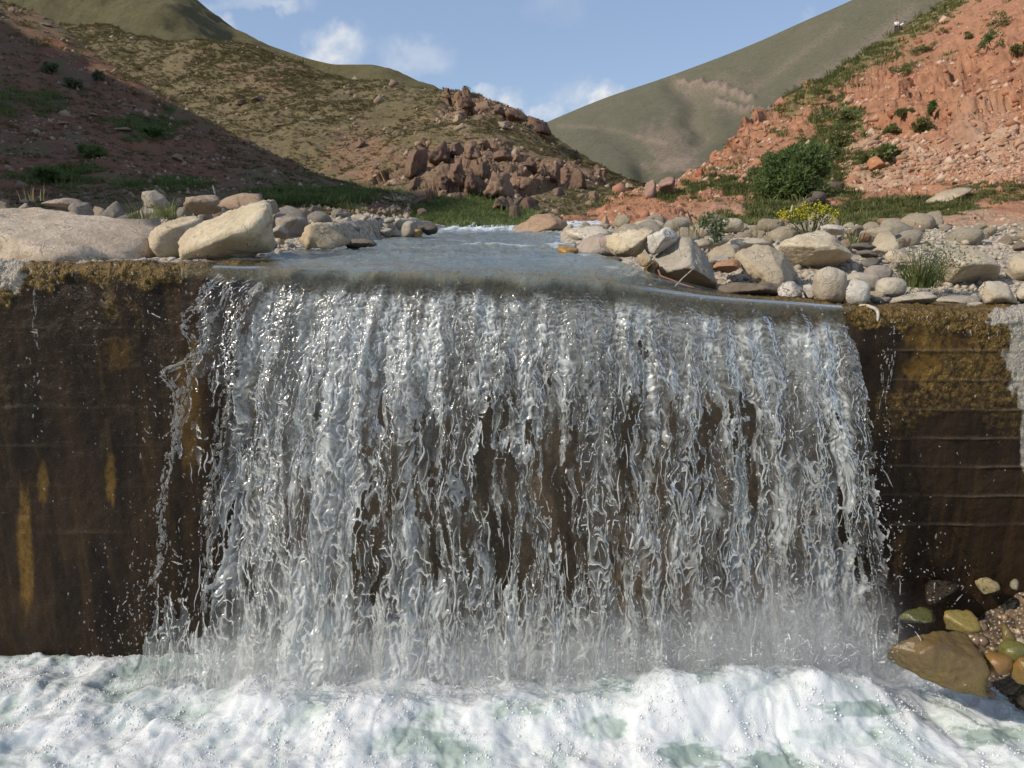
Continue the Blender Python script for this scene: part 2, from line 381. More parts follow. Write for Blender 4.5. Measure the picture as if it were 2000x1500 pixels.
crag = np.clip(blob(px, py, 905, 325, 150, 55, 4, .35) + blob(px, py, 1060, 345, 110, 28, 5, .35) + .4 * blob(px, py, 960, 205, 95, 32, 6, .35) + .4 * np.exp(-(pl_dist(px, py, [(880, 192), (960, 208), (1040, 240), (1080, 268)]) / 16) ** 2), 0, 1)
q = G * np.array([.55, .55, .16])
c1, c2, cv = cells3(G * np.array([.42, .42, .22]) + .3 * fbm3(G * .5, 3, 71)[..., None], 4); e1, e2, ev = cells3(G * np.array([1.1, 1.1, .7]) + .2 * fbm3(G * 1.2, 2, 72)[..., None], 6)
dsp = .9 * fbm3(G * .05, 3, 2) + .25 * fbm3(G * .3, 3, 8) + .09 * fbm3(G * 1.4, 2, 9) + crag * (1.5 * (cv - .45) - .5 * np.exp(-(c2 - c1) / .06) + .5 * (ev - .5) - .25 * np.exp(-(e2 - e1) / .08))
G = G + N * (dsp * w)[..., None] * np.clip(G[..., 1] / 40, .35, 1.3)[..., None]
px, py = proj(G)
green = np.clip(blob(px, py, 900, 425, 165, 40, 3, .35) + .8 * blob(px, py, 700, 395, 90, 26, 9, .4), 0, 1) * (1 - sst(1010, 1060, px))
red = np.clip(.8 * blob(px, py, 700, 300, 60, 60, 5, .6) + .5 * blob(px, py, 520, 150, 70, 30, 6, .7) + .75 * crag + .25 * blob(px, py, 960, 215, 150, 50, 7, .6), 0, 1)
pale = .5 * blob(px, py, 890, 232, 60, 26, 8, .6)
veg = .64 - .33 * red + .12 * sst(.55, 1., tn)[:, None] - .35 * crag
G2 = add_back(G, [(0, 5, -1.5), (0, 20, -12), (0, 40, -40)])
M_spur = hill_material('spur_hillside', (.195, .142, .088), (.24, .178, .112), (.130, .106, .054), (.160, .132, .070), 1.4, redcol=(.245, .145, .095), bump=1.0, dist=.25, lush=(.085, .12, .028))
hills['spur'] = obj('hill', grid_mesh('hill', G2, attrs=dict(veg=ex(veg), red=ex(red * .8), pale=ex(pale), lush=ex(green))), M_spur, kind='structure')
SPUR = dict(G=G, px=px, py=py, crag=crag, green=green, N=N)

# ---- near left hill, on its shaded side
rows = [[(-760, 480, 9), (0, 462, 9), (400, 450, 10), (700, 440, 12.5), (800, 430, 14.5)],
        [(-760, 330, 14), (0, 366, 13), (400, 392, 13.5), (700, 412, 14.5), (800, 414, 16)],
        [(-760, 80, 26), (0, 200, 22), (250, 275, 21), (480, 350, 19.5), (700, 393, 17.5), (800, 406, 17)],
        [(-760, -370, 52), (-200, -100, 46), (0, 4, 42), (80, 30, 40), (200, 109, 36), (330, 191, 32), (480, 276, 28), (600, 331, 24), (700, 373, 21), (745, 391, 19.5), (800, 409, 18.5)]]
G, t = loft(rows, -760, 800, 460, 200)
N = grid_normals(G); N *= np.sign(-N[..., 1:2].mean()); px, py = proj(G)
tn = t / t.max(); w = (sst(0, .2, tn) * (1 - .8 * sst(.9, 1, tn)))[:, None]
G = G + N * (w * (.55 * fbm3(G * .12, 4, 32) + .16 * fbm3(G * .7, 3, 5) + .2 * (rid3(G * np.array([.3, .3, .9]), 3, 7) - 1.0)))[..., None] * np.clip(G[..., 1] / 30, .3, 1.1)[..., None]
px, py = proj(G)
red = np.clip(.08 + .75 * blob(px, py, 180, 210, 170, 110, 3, .7) + .8 * blob(px, py, 350, 300, 190, 50, 5, .7) + blob(px, py, 600, 415, 130, 22, 6, .4) + .8 * blob(px, py, 60, 340, 140, 50, 8, .6) + .4 * blob(px, py, 40, 90, 80, 60, 4, .6), 0, 1)
lush = np.clip(.6 * blob(px, py, 110, 345, 100, 22, 2, .6) + .85 * blob(px, py, 620, 385, 130, 20, 3, .5) + .7 * blob(px, py, 290, 245, 70, 30, 7, .6) + .6 * blob(px, py, 50, 200, 90, 30, 9, .6) + .55 * blob(px, py, 320, 362, 100, 16, 12, .5), 0, 1)
G2 = add_back(G, [(-1.5, 2, -1.2), (-5, 6, -6), (-5, 10, -12)])
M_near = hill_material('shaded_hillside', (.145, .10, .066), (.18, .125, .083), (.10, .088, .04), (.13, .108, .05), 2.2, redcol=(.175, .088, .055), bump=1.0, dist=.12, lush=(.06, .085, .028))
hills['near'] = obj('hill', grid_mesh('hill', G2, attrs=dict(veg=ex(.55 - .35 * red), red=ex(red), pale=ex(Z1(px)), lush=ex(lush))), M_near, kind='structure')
NEAR = dict(G=G, px=px, py=py, N=N, lush=lush)
# added hill mass outside the picture, its crest shaped to shade the near slope
xs = np.linspace(-100, -24, 90); ys = np.linspace(-45, 80, 100); X, Yv = np.meshgrid(xs, ys)
hs = pchip([-40, -25, -13, -10, -6, -4, 0, 4, 8.4, 11, 20, 38, 60, 80], [6, 16, 29, 32.5, 36.5, 39, 40.5, 39.5, 37.2, 36.4, 33, 28, 18, 8], Yv)
zz = hs * np.exp(-np.abs((X + 52) / 17) ** 2.2) - 1.5 + .3 * fbm2(X * .1, Yv * .1, 4, 3)
G = np.stack([X, Yv, zz], -1)
hills['shade_hill'] = obj('hill', grid_mesh('hill', G, attrs=dict(veg=.5 + Z1(G), red=.3 + Z1(G), pale=Z1(G), lush=Z1(G))), M_near, kind='structure')

# ---- red slope on the right
rows = [[(1100, 462, 9), (1300, 458, 8.6), (1500, 464, 7.6), (1700, 470, 7.2), (2000, 480, 6.6), (2500, 490, 6)],
        [(1100, 446, 12), (1190, 440, 12.5), (1300, 428, 12), (1500, 428, 10.5), (1700, 432, 10), (2000, 422, 9), (2500, 410, 8.5)],
        [(1100, 432, 15), (1190, 420, 15.5), (1250, 393, 16.5), (1330, 380, 17.5), (1500, 385, 15), (1700, 380, 14), (2000, 345, 12.5), (2500, 320, 12)],
        [(1100, 428, 18), (1190, 412, 18), (1250, 390, 19.5), (1380, 345, 22), (1500, 335, 22), (1700, 312, 21), (1850, 290, 19.5), (2000, 270, 18.5), (2500, 220, 17)],
        [(1100, 426, 20), (1190, 408, 20.5), (1300, 372, 23), (1380, 330, 26), (1500, 268, 31), (1700, 205, 33), (1850, 175, 31), (2000, 130, 29), (2500, 20, 27)],
        [(1100, 425, 22), (1190, 404, 23), (1300, 366, 26), (1350, 343, 28), (1420, 289, 33), (1500, 221, 44), (1620, 151, 66), (1700, 94, 88), (1760, 57, 112), (1850, -2, 125), (2050, -125, 130), (2500, -330, 135)]]
G, t = loft(rows, 1100, 3600, np.concatenate([np.linspace(1100, 2250, 520)[:-1], np.linspace(2250, 3600, 110)]), 380)
px, py = proj(G)
N = grid_normals(G); N *= np.sign(-N[..., 1:2].mean())
tn = t / t.max(); w = (sst(0, .1, tn) * (1 - .85 * sst(.95, 1, tn)))[:, None]
cliff = np.clip(blob(px, py, 1930, 200, 200, 95, 3, .3) + .7 * blob(px, py, 1800, 230, 60, 70, 5, .4) + sst(1900, 2100, px) * sst(330, 250, py) * sst(-60, 60, py), 0, 1)
strata = np.clip(blob(px, py, 1930, 315, 260, 42, 4, .35) + .7 * blob(px, py, 1700, 335, 70, 30, 6, .4), 0, 1)
lowred = np.clip(blob(px, py, 1250, 418, 85, 30, 2, .25) + .8 * blob(px, py, 1390, 398, 70, 26, 4, .5) , 0, 1)
def lush_of(px, py):
    return np.clip(blob(px, py, 1560, 430, 190, 32, 3, .4) + blob(px, py, 1530, 360, 130, 45, 5, .4) + blob(px, py, 1440, 368, 110, 18, 7, .4) + .9 * blob(px, py, 1640, 250, 55, 60, 8, .6) + .8 * blob(px, py, 1600, 300, 70, 36, 9, .6)
               + .7 * blob(px, py, 1700, 320, 70, 22, 13, .5) + .75 * blob(px, py, 1330, 386, 120, 10, 15, .5) + .9 * blob(px, py, 1780, 405, 130, 20, 16, .4) + .7 * blob(px, py, 1960, 375, 80, 22, 17, .5)
               + .6 * blob(px, py, 1760, 120, 110, 22, 19, .8) + .45 * blob(px, py, 1500, 290, 60, 30, 21, .7), 0, 1) * (1 - .8 * lowred)
edge = np.exp(-(pl_dist(px, py, [(1350, 345), (1420, 292), (1500, 225), (1580, 180)]) / 18) ** 2)
qs = G * np.array([.35, .35, 2.2])
c1, c2, cv = cells3(G * np.array([.40, .30, .34]) + .35 * fbm3(G * .5, 3, 41)[..., None], 8); e1, e2, ev = cells3(G * np.array([1.0, .8, 1.1]) + .25 * fbm3(G * 1.1, 3, 42)[..., None], 9); f1, f2, fv = cells3(G * 2.6 + .3 * fbm3(G * 2, 2, 43)[..., None], 10)
s1, s2, sv = cells3(G * np.array([.8, .8, 4.2]) + .25 * fbm3(G * .9, 3, 45)[..., None], 12)
blocks = 1.3 * (cv - .5) - .55 * np.exp(-(c2 - c1) / .05) * sst(.3, .6, cv) + .55 * (ev - .5) - .22 * np.exp(-(e2 - e1) / .06) + .16 * (fv - .5)
dsp = .40 * fbm3(G * .12, 3, 44) + .20 * fbm3(G * .5, 4, 45) + .09 * fbm3(G * 1.8, 3, 48)
rough = 1 - lush_of(px, py)
dsp = dsp + cliff * (.62 * blocks + .30 * fbm3(G * .7, 4, 52) + .10 * (rid3(G * 2.2, 3, 54) - .9)) + strata * (.42 * (sv - .5) - .16 * np.exp(-(s2 - s1) / .07) + .2 * fbm3(G * .7, 3, 53)) + lowred * (.14 * rid3(G * np.array([1.4, 1.4, .5]), 3, 57) + .10 * (fv - .5)) + edge * (.5 * (ev - .4) + .25 * fbm3(G * .8, 3, 58)) + (1 - cliff) * rough * (.16 * (ev - .5) * sst(-.2, .5, fbm3(G * .35, 3, 77)) + .10 * (fv - .5))
G = G + N * (dsp * w)[..., None] * np.clip(G[..., 1] / 26, .2, 1.6)[..., None]
px, py = proj(G)
lowred = np.clip(blob(px, py, 1250, 418, 85, 30, 2, .25) + .8 * blob(px, py, 1390, 398, 70, 26, 4, .5) , 0, 1); lush = .8 * lush_of(px, py)
rim = 1 - sst(8, 46, pl_dist(px, py, [(1480, 238), (1560, 190), (1640, 142), (1700, 100), (1760, 62), (1850, 5), (1950, -70)]))
lush = np.clip(lush, 0, 1); rim = rim * sst(1470, 1560, px)
pale = np.clip(.85 * strata + .35 * cliff * blob(px, py, 1920, 230, 60, 50, 5, .5) + .4 * blob(px, py, 1420, 420, 90, 22, 9, .5) + .7 * blob(px, py, 1880, 440, 200, 35, 4, .3), 0, 1)
G2 = add_back(G, [(1, 4, -1.0), (4, 15, -8), (5, 30, -30)])
M_red = hill_material('red_slope', (.32, .17, .10), (.38, .21, .125), (.16, .145, .06), (.19, .16, .075), 1.7, redcol=(.365, .180, .104), pale=(.45, .325, .23), bump=1.0, dist=.16, speck=.9, lush=(.10, .125, .035))
hills['red'] = obj('hill', grid_mesh('hill', G2, attrs=dict(veg=ex(.18 + .5 * rim - .1 * cliff + .15 * lush), red=ex(np.clip(.85 - .55 * rim - .5 * lush, 0, 1)), pale=ex(pale * .85), lush=ex(lush * .95))), M_red, kind='structure')
RED = dict(G=G, px=px, py=py, N=N, lush=lush, rim=rim, cliff=cliff, strata=strata)

# ---- ground far outside the picture
xs = np.linspace(-1, 1, 60); xs = np.sign(xs) * np.abs(xs) ** 3 * 1200; X, Yv = np.meshgrid(xs, xs)
G = np.stack([X, Yv, -2.75 + 0 * X + .05 * fbm2(X * .2, Yv * .2, 3, 2)], -1)
obj('ground', grid_mesh('ground', G, attrs=dict(veg=.4 + Z1(G), red=.2 + Z1(G), pale=.3 + Z1(G), lush=Z1(G))), M_red, kind='structure')

# ================================================================== river bed, banks and the weir's crest line
WY = 3.60
_cp = [(-900, 520), (0, 515), (300, 516), (500, 521), (560, 532), (800, 540), (1100, 552), (1250, 566), (1400, 585), (1550, 594), (1640, 600), (1800, 605), (2000, 607), (2900, 607)]
_cw = P([a[0] for a in _cp], [a[1] for a in _cp], WY)
def crest(x): return pchip(_cw[:, 0], _cw[:, 2], x)
def chanL(Y): return np.interp(Y, [3.5, 4.2, 5, 6, 7, 8, 9, 12, 16], [-1.22, -1.24, -1.3, -1.38, -1.25, -1.05, -.9, -.5, 1.0])
def chanR(Y): return np.interp(Y, [3.5, 3.60, 3.63, 3.70, 3.8, 4.0, 4.3, 5, 6.5, 8, 9, 12, 16], [1.75, 1.52, 1.02, .72, .57, .45, .35, .35, .45, .55, .7, 1.6, 4.0])
def lip_z(x): return np.minimum(crest(x) + .006 + .016 * sst(-1.32, -1.05, x) * sst(1.75, .3, x), -.004)
LB = .62                                               # the stream starts bending down this far before the crest
def water_z(x, Y):
    up = .0 + .012 * np.clip(Y - 5.5, 0, 10); lo = lip_z(x); q = np.clip((WY + LB - Y) / LB, 0, 1.2)
    return up + (lo - up) * q * q
def bank_z(x, Y):
    zl = pchip([3.5, 4.2, 5, 6, 7.5, 9, 12, 17], [-.06, -.02, .07, .15, .20, .14, -.15, -.3], Y)
    zr = pchip([3.5, 4.2, 5, 6, 7.5, 9, 12, 17], [-.27, -.22, -.08, .045, .095, .09, -.1, -.2], Y)
    b = np.where(x < 0, zl, zr) + .02 * fbm2(x * 2.2, Y * 2.2, 4, 3) + .012 * fbm2(x * 11, Y * 11, 3, 4)
    b = np.minimum(b, crest(x) - .03 + 1.2 * np.clip(Y - 3.95, 0, 5) + .0)
    ins = sst(-.03, .16, np.minimum(x - chanL(Y), chanR(Y) - x))
    return b * (1 - ins) + (water_z(x, Y) - .16 - .05 * fbm2(x * 3, Y * 3, 3, 5)) * ins
ys = 3.66 + (np.linspace(0, 1, 230) ** 1.6) * 13.5; xs = np.concatenate([np.linspace(-14, -4.2, 40)[:-1], np.linspace(-4.2, 4.6, 420), np.linspace(4.6, 14, 40)[1:]])
X, Yv = np.meshgrid(xs, ys); G = np.stack([X, Yv, bank_z(X, Yv)], -1)
m, t, out = new_mat('bank_gravel')
pos = t.n('ShaderNodeNewGeometry').outputs['Position']
v1 = t.voro(pos, 38); vc = t.voro(pos, 38, out=1); nB = t.noise(pos, 6, 5, .6)
c = t.mix(t.mr(nB, .35, .65), (.30, .25, .19, 1), (.40, .34, .26, 1)); c = t.mix(.35, c, t.n('ShaderNodeSeparateColor', {0: vc}).outputs[0], 'OVERLAY')
h = t.m('ADD', t.m('MULTIPLY', t.m('SUBTRACT', 1, v1), .8), t.m('MULTIPLY', t.noise(pos, 90, 3), .3))
principled(t, out, c, .95, t.bump(h, .8, .015), .15); M_bank = m
obj('riverbank', grid_mesh('riverbank', G), M_bank, kind='structure')
# ================================================================== weir wall
xs = np.concatenate([np.linspace(-9, -3.0, 60)[:-1], np.linspace(-3.0, 3.1, 760), np.linspace(3.1, 9, 60)[1:]])
prof = [(4.30 - WY, -.10, 0), (4.15 - WY, -.012, 0), (4.0 - WY, 0, 0), (3.85 - WY, 0, 0)]
prof += [(a, 0, 0) for a in np.linspace(.21, .07, 14)] + [(.06 - .06 * math.cos(b), -.06 + .06 * math.sin(b), 0) for b in np.linspace(math.pi / 2, 0, 12)[1:]]
npf = len(prof); nface = 250
G = np.zeros((npf + nface, len(xs), 3)); cr = crest(xs) + .006 * fbm2(xs * 4, 0 * xs, 3, 9)
dep = np.zeros(G.shape[:2])
for i, (dy, dz, _) in enumerate(prof): G[i] = np.stack([xs, np.full_like(xs, WY + dy), cr + dz], -1); dep[i] = max(-dz, 0) - max(dy - .06, 0) * .6
for i in range(nface):
    k = ((i + 1) / nface) ** 1.12; zt = cr - .06; z = zt + (-2.55 - zt) * k
    G[npf + i] = np.stack([xs, np.full_like(xs, WY), z], -1); dep[npf + i] = cr - z
px, py = proj(G); X, Z = G[..., 0], G[..., 2]
N = grid_normals(G); N *= np.sign(-N[npf + 50, :, 1].mean())
band = .115 + .06 * fbm2(X * 1.5, Z * 0, 3, 2) + .015 * sst(1700, 1800, px) + .05 * sst(120, 0, px)
moss = 1 - sst(band * .45, band, dep + .045 * fbm2(X * 9, Z * 5, 3, 4))
moss = np.clip(moss + .55 * sst(.12, .5, fbm2(X * 1.6, Z * 1.3, 4, 6)) * (1 - sst(.3, 1.1, dep)), 0, 1)
fz = lambda yy, pxx: float(P(pxx, yy, WY)[2])
lines = np.zeros_like(Z)
for yy in (684, 742, 800, 856, 911, 967, 1024): lines = np.maximum(lines, np.exp(-((Z - fz(yy, 1900) + .002 * n2(X * 3, Z * 0, yy)) / .0045) ** 2) * sst(1.75, 2.0, X) * np.clip(.6 + .6 * n2(X * 2.3, Z * 0, yy + 5), 0, 1))
for yy in (640, 716, 795, 870, 950, 1040): lines = np.maximum(lines, .3 * np.exp(-((Z - fz(yy, 100) + .003 * n2(X * 3, Z * 0, yy)) / .005) ** 2) * sst(-1.6, -1.9, X) * np.clip(.4 + 1.0 * n2(X * 2.3, Z * 0, yy + 5), 0, 1))
lump = np.clip(.8 * fbm2(X * 13, (Z + G[..., 1]) * 13, 3, 8, .6) + .45 * fbm2(X * 48, (Z + G[..., 1]) * 48, 2, 15, .6) + .3, -.3, 1.3)
disp = moss * ((.017 - .006 * sst(1640, 1720, px)) * lump + .004 * n2(X * 110, (Z + G[..., 1]) * 80, 3)) + (1 - moss) * (.012 * fbm2(X * 2.5, Z * 2.5, 3, 12) + .0035 * fbm2(X * 16, Z * 16, 4, 13)) + lines * .012
disp *= np.concatenate([np.linspace(0, 1, 6), np.ones(len(G) - 6)])[:, None]
G = G + N * disp[..., None]
dry = np.clip(blob(px, py, 2010, 690, 44, 110, 3, .3) + .8 * blob(px, py, 1985, 620, 60, 20, 4, .3) + .7 * blob(px, py, 10, 530, 40, 45, 5, .5) + .6 * blob(px, py, 2010, 860, 26, 70, 3, .4) + sst(2.9, 3.3, np.abs(X)) + .75 * (px < 420) * sst(.02, -.06, dep), 0, 1)
gold = np.clip(blob(px, py, 48, 1080, 14, 130, 3, .3) + .8 * blob(px, py, 82, 945, 10, 40, 4, .3) + .8 * blob(px, py, 216, 935, 10, 50, 5, .3)  + .5 * blob(px, py, 370, 800, 25, 120, 6, .5) + .8 * blob(px, py, 1810, 690, 40, 60, 6, .6) + .5 * blob(px, py, 1910, 680, 60, 40, 8, .6) + .35 * blob(px, py, 230, 690, 25, 30, 8, .6), 0, 1)
m, t, out = new_mat('wet_concrete')
pos = t.n('ShaderNodeNewGeometry').outputs['Position']
nA = t.noise(t.map(pos, (3.5, 1, .9)), 1.6, 5, .6, .3); nB = t.noise(pos, 30, 5, .7); nC = t.noise(pos, 110, 3, .7); nS = t.noise(t.map(pos, (14, 1, .9)), 1.5, 4, .6); vM = t.voro(t.n('ShaderNodeVectorMath', {0: pos, 1: t.n('ShaderNodeVectorMath', {0: t.noise(pos, 40, 3, .6, 0, 1), 1: (.03,) * 3}, operation='MULTIPLY').outputs[0]}, operation='ADD').outputs[0], 75)
c = t.mix(t.mr(nA, .3, .7), (.010, .0065, .004, 1), (.033, .019, .009, 1))
c = t.mix(t.m('MULTIPLY', t.mr(nS, .48, .75), .38), c, (.075, .043, .013, 1))
g = t.m('MULTIPLY', t.attr('gold'), t.mr(nB, .3, .6, .35, 1))
c = t.mix(t.m('MULTIPLY', g, .75), c, (.19, .105, .02, 1))
bh = t.n('ShaderNodeSeparateXYZ', {0: pos}).outputs; beh = t.m('MULTIPLY', t.mr(bh[0], -1.45, -1.1), t.mr(bh[0], 1.75, 1.45)); c = t.mix(t.m('MULTIPLY', beh, t.mr(nA, .25, .7, .35, .85)), c, (.125, .092, .060, 1))
mm = t.mr(t.m('ADD', t.attr('moss'), t.m('MULTIPLY', t.m('SUBTRACT', nB, .5), .9)), .3, .75)
mc = t.mix(t.mr(nB, .35, .65), (.055, .034, .011, 1), (.19, .118, .034, 1)); mc = t.mix(t.m('MULTIPLY', t.mr(nC, .5, .7), .55), mc, (.29, .20, .07, 1)); mc = t.mix(t.mr(vM, .5, .9, 0, .6), mc, (.045, .028, .01, 1))
c = t.mix(mm, c, mc)
c = t.mix(t.m('MULTIPLY', t.attr('line'), .5), c, (.20, .15, .10, 1))
dr = t.mr(t.m('ADD', t.attr('dry'), t.m('MULTIPLY', t.m('SUBTRACT', nB, .5), .8)), .35, .75)
c = t.mix(dr, c, t.mix(t.mr(nC, .3, .7), (.27, .235, .19, 1), (.44, .40, .33, 1)))
hh = t.m('ADD', t.m('MULTIPLY', nB, .6), t.m('MULTIPLY', nC, .5)); hh = t.m('SUBTRACT', hh, t.m('MULTIPLY', t.m('MULTIPLY', vM, mm), .9))
rg = t.m('ADD', t.mr(nC, .35, .65, .22, .5), t.m('MULTIPLY', dr, .4))
principled(t, out, c, rg, t.bump(hh, .75, .012), .16)
wall = obj('weir_wall', grid_mesh('weir_wall', G, attrs=dict(moss=moss, gold=gold, dry=dry, line=lines)), m, label='low concrete weir wall, wet and brown with golden algae along its crest, under the waterfall', cat='weir wall')

# ================================================================== water materials
def water_mat(name, tint, foamcol, gloss=.05, refr=.5, bump=.25, bscale=120, trl=.55):
    m, t, out = new_mat(name)
    pos = t.n('ShaderNodeNewGeometry').outputs['Position']
    b = t.bump(t.noise(t.map(pos, (1, 1, .55)), bscale, 3, .6), bump, .01)
    fr = t.n('ShaderNodeFresnel', {'IOR': 1.33, 'Normal': b}).outputs[0]
    tr = t.n('ShaderNodeBsdfTransparent', {'Color': C4(tint)}); rf = t.n('ShaderNodeBsdfRefraction', {'Color': C4(tint), 'IOR': 1.33, 'Roughness': .02, 'Normal': b})
    cl = t.n('ShaderNodeMixShader', {0: refr}); t.L.new(tr.outputs[0], cl.inputs[1]); t.L.new(rf.outputs[0], cl.inputs[2])
    lip = t.attr('lip'); fc = t.mix(lip, C4(foamcol), (.20, .205, .165, 1))
    df = t.n('ShaderNodeBsdfDiffuse', {'Color': fc, 'Normal': b}); tl = t.n('ShaderNodeBsdfTranslucent', {'Color': fc, 'Normal': b})
    ae = t.n('ShaderNodeMixShader', {0: trl}); t.L.new(df.outputs[0], ae.inputs[1]); t.L.new(tl.outputs[0], ae.inputs[2])
    nz = t.noise(t.map(pos, (1, 1, .35)), 60, 4, .65)
    a = t.m('ADD', t.attr('aer'), t.m('MULTIPLY', t.m('MULTIPLY', t.m('SUBTRACT', nz, .5), 1.2), t.attr('aer')), clamp=True)
    bo = t.n('ShaderNodeMixShader', {0: a}); t.L.new(cl.outputs[0], bo.inputs[1]); t.L.new(ae.outputs[0], bo.inputs[2])
    gl = t.n('ShaderNodeBsdfGlossy', {'Color': (1, .975, .93, 1), 'Roughness': t.m('SUBTRACT', gloss, t.m('MULTIPLY', lip, gloss - .05)), 'Normal': b})
    fi = t.n('ShaderNodeMixShader', {0: fr}); t.L.new(bo.outputs[0], fi.inputs[1]); t.L.new(gl.outputs[0], fi.inputs[2])
    t.L.new(fi.outputs[0], out.inputs[0]); return m
M_fall = water_mat('falling_water', (.95, .955, .94), (.90, .93, .895), .13, .28, .22, 70, .45)
M_strand = water_mat('water_strand', (.97, .97, .96), (.93, .94, .93), .17, .4, .35, 140, .4)

# ---- river above the weir
def lerp(a, b, t): return a + (b - a) * t
ys = np.concatenate([np.linspace(WY, 7.5, 232)[:-1], np.linspace(7.5, 16, 130)]); us = np.linspace(-.12, 1.04, 320)
Yv = np.repeat(ys[:, None], len(us), 1); X = lerp(chanL(Yv), chanR(Yv), us[None])
rip = .010 * fbm2(X * 5, Yv * 2.2, 3, 3) + .006 * rid2(X * 9 + Yv, Yv * 3.2, 3, 5) + .035 * sst(7.6, 9.0, Yv) * (rid2(X * 2.6, Yv * 2.4, 4, 8) - .75)
rip = rip + .022 * np.exp(-((Yv - 5.05 - .12 * n2(X * 3, Yv * 0, 3)) / .06) ** 2) * sst(-.7, -.2, X) - .012 * np.exp(-((Yv - 4.9) / .08) ** 2)
Zv = water_z(X, Yv) + rip * sst(3.7, 4.3, Yv) + .0045 * fbm2(X * 5, Yv * 6, 3, 31) + .002 * rid2(X * 16 + Yv * 7, Yv * 9, 2, 32)
px, py = proj(np.stack([X, Yv, Zv], -1))
foam = np.clip(.9 * np.exp(-((Yv - 5.06 - .12 * n2(X * 3, Yv * 0, 3)) / .035) ** 2) * sst(-.7, -.1, X) * np.clip(.5 + 1.4 * n2(X * 9, Yv * 9, 3), 0, 1.2) + .9 * sst(7.6, 9.2, Yv) * sst(.15, .75, rid2(X * 2.6, Yv * 2.4, 4, 8) - .75 + .3 * fbm2(X * 8, Yv * 8, 3, 5)) + .5 * np.exp(-((np.minimum(X - chanL(Yv), chanR(Yv) - X) - .05) / .05) ** 2) * sst(.2, .6, n2(X * 8, Yv * 8, 6)), 0, 1)
m, t, out = new_mat('river_water')
pos = t.n('ShaderNodeNewGeometry').outputs['Position']
nb = t.noise(t.map(pos, (1.6, 1.0, 1)), 7, 6, .65, .8)
b = t.bump(t.m('ADD', t.m('MULTIPLY', nb, .7), t.m('MULTIPLY', t.noise(pos, 45, 3), .3)), .6, .04)
c = t.mix(t.mr(t.noise(pos, 3, 3), .35, .65), (.125, .150, .132, 1), (.165, .182, .155, 1))
br = t.m('MULTIPLY', t.attr('brown'), t.mr(t.noise(t.map(pos, (1, 2, 1)), 5, 5, .6), .38, .62, .03, .55)); c = t.mix(br, c, (.165, .118, .055, 1)); c = t.mix(t.attr('foam'), c, (.78, .82, .83, 1))
p = principled(t, out, c, t.m('ADD', .07, t.m('MULTIPLY', t.attr('foam'), .4)), b, .5); p.inputs['IOR'].default_value = 1.33
tp = t.n('ShaderNodeBsdfTransparent', {'Color': (.95, .95, .93, 1)}); fd = t.n('ShaderNodeMixShader', {0: t.m('ADD', t.attr('fade'), t.m('MULTIPLY', t.m('MULTIPLY', t.m('SUBTRACT', t.noise(t.map(pos, (1, 1, .5)), 28, 4, .6), .5), 1.6), t.m('MULTIPLY', t.attr('fade'), t.m('SUBTRACT', 1.0, t.attr('fade')))), clamp=True)}); t.L.new(p.outputs[0], fd.inputs[1]); t.L.new(tp.outputs[0], fd.inputs[2]); t.L.new(fd.outputs[0], out.inputs[0])
M_river = m
GR = 9.8
def fall_v0(X): return .62 - .22 * sst(.3, 1.75, X) - .12 * sst(-.7, -1.3, X)
def fall_spread(X): return np.where(X < 0, -.24 * np.abs(X / 1.3) ** 1.2, .22 * np.abs(X / 1.6) ** 2)
def fall_tau(X, h): s0 = -2 * lip_z(X) / LB * fall_v0(X); return (np.sqrt(s0 * s0 + 2 * GR * np.maximum(h, 0)) - s0) / GR
def fall_pos(X, h):
    h = np.maximum(h, 0)
    return np.stack([X + fall_spread(X) * h ** .8, WY - fall_v0(X) * fall_tau(X, h), lip_z(X) - h], -1)
nh = 22; hh = np.linspace(.11, 0, nh + 1)[:-1][:, None]; Xh = np.repeat(X[:1], nh, 0); tau = fall_tau(Xh, hh * np.ones_like(Xh))
lipn = .0045 * fbm2(Xh * 5, WY * 6 + 0 * Xh - tau * fall_v0(Xh) * 6, 3, 31) + .002 * rid2(Xh * 16 + (WY - tau * fall_v0(Xh)) * 7, (WY - tau * fall_v0(Xh)) * 9, 2, 32)
Gr = fall_pos(Xh, hh * np.ones_like(Xh)); Gr[..., 2] += lipn; Gr[..., 1] -= .003
cut = .020 - .030 * sst(.35, 1.1, Xh) + .026 * fbm2(Xh * 9, 0 * Xh, 5, 44)               # the glassy film tears at an uneven height
kp = (hh < cut + 9); kp = np.concatenate([kp[:, :-1] & kp[:, 1:], np.ones((len(ys) - 0, X.shape[1] - 1), bool)])[:-1]
obj('river', grid_mesh('river', np.concatenate([Gr, np.stack([X, Yv, Zv], -1)]), kp, dict(fade=np.concatenate([np.maximum(sst(-.02, .05, hh - cut) + 0 * Xh, .8 * np.maximum(sst(.40, .80, Xh), sst(-1.10, -1.22, Xh))), .8 * np.maximum(sst(.40, .80, X + .05 * n2(X * 6, Yv * 6, 4)) * sst(3.95, 3.75, Yv), sst(-1.10, -1.22, X) * sst(3.9, 3.7, Yv))]), foam=np.concatenate([.0 * Xh, foam]), brown=np.concatenate([np.ones_like(Xh), 1 - sst(3.62, 3.95, Yv)]))), M_river, kind='structure')

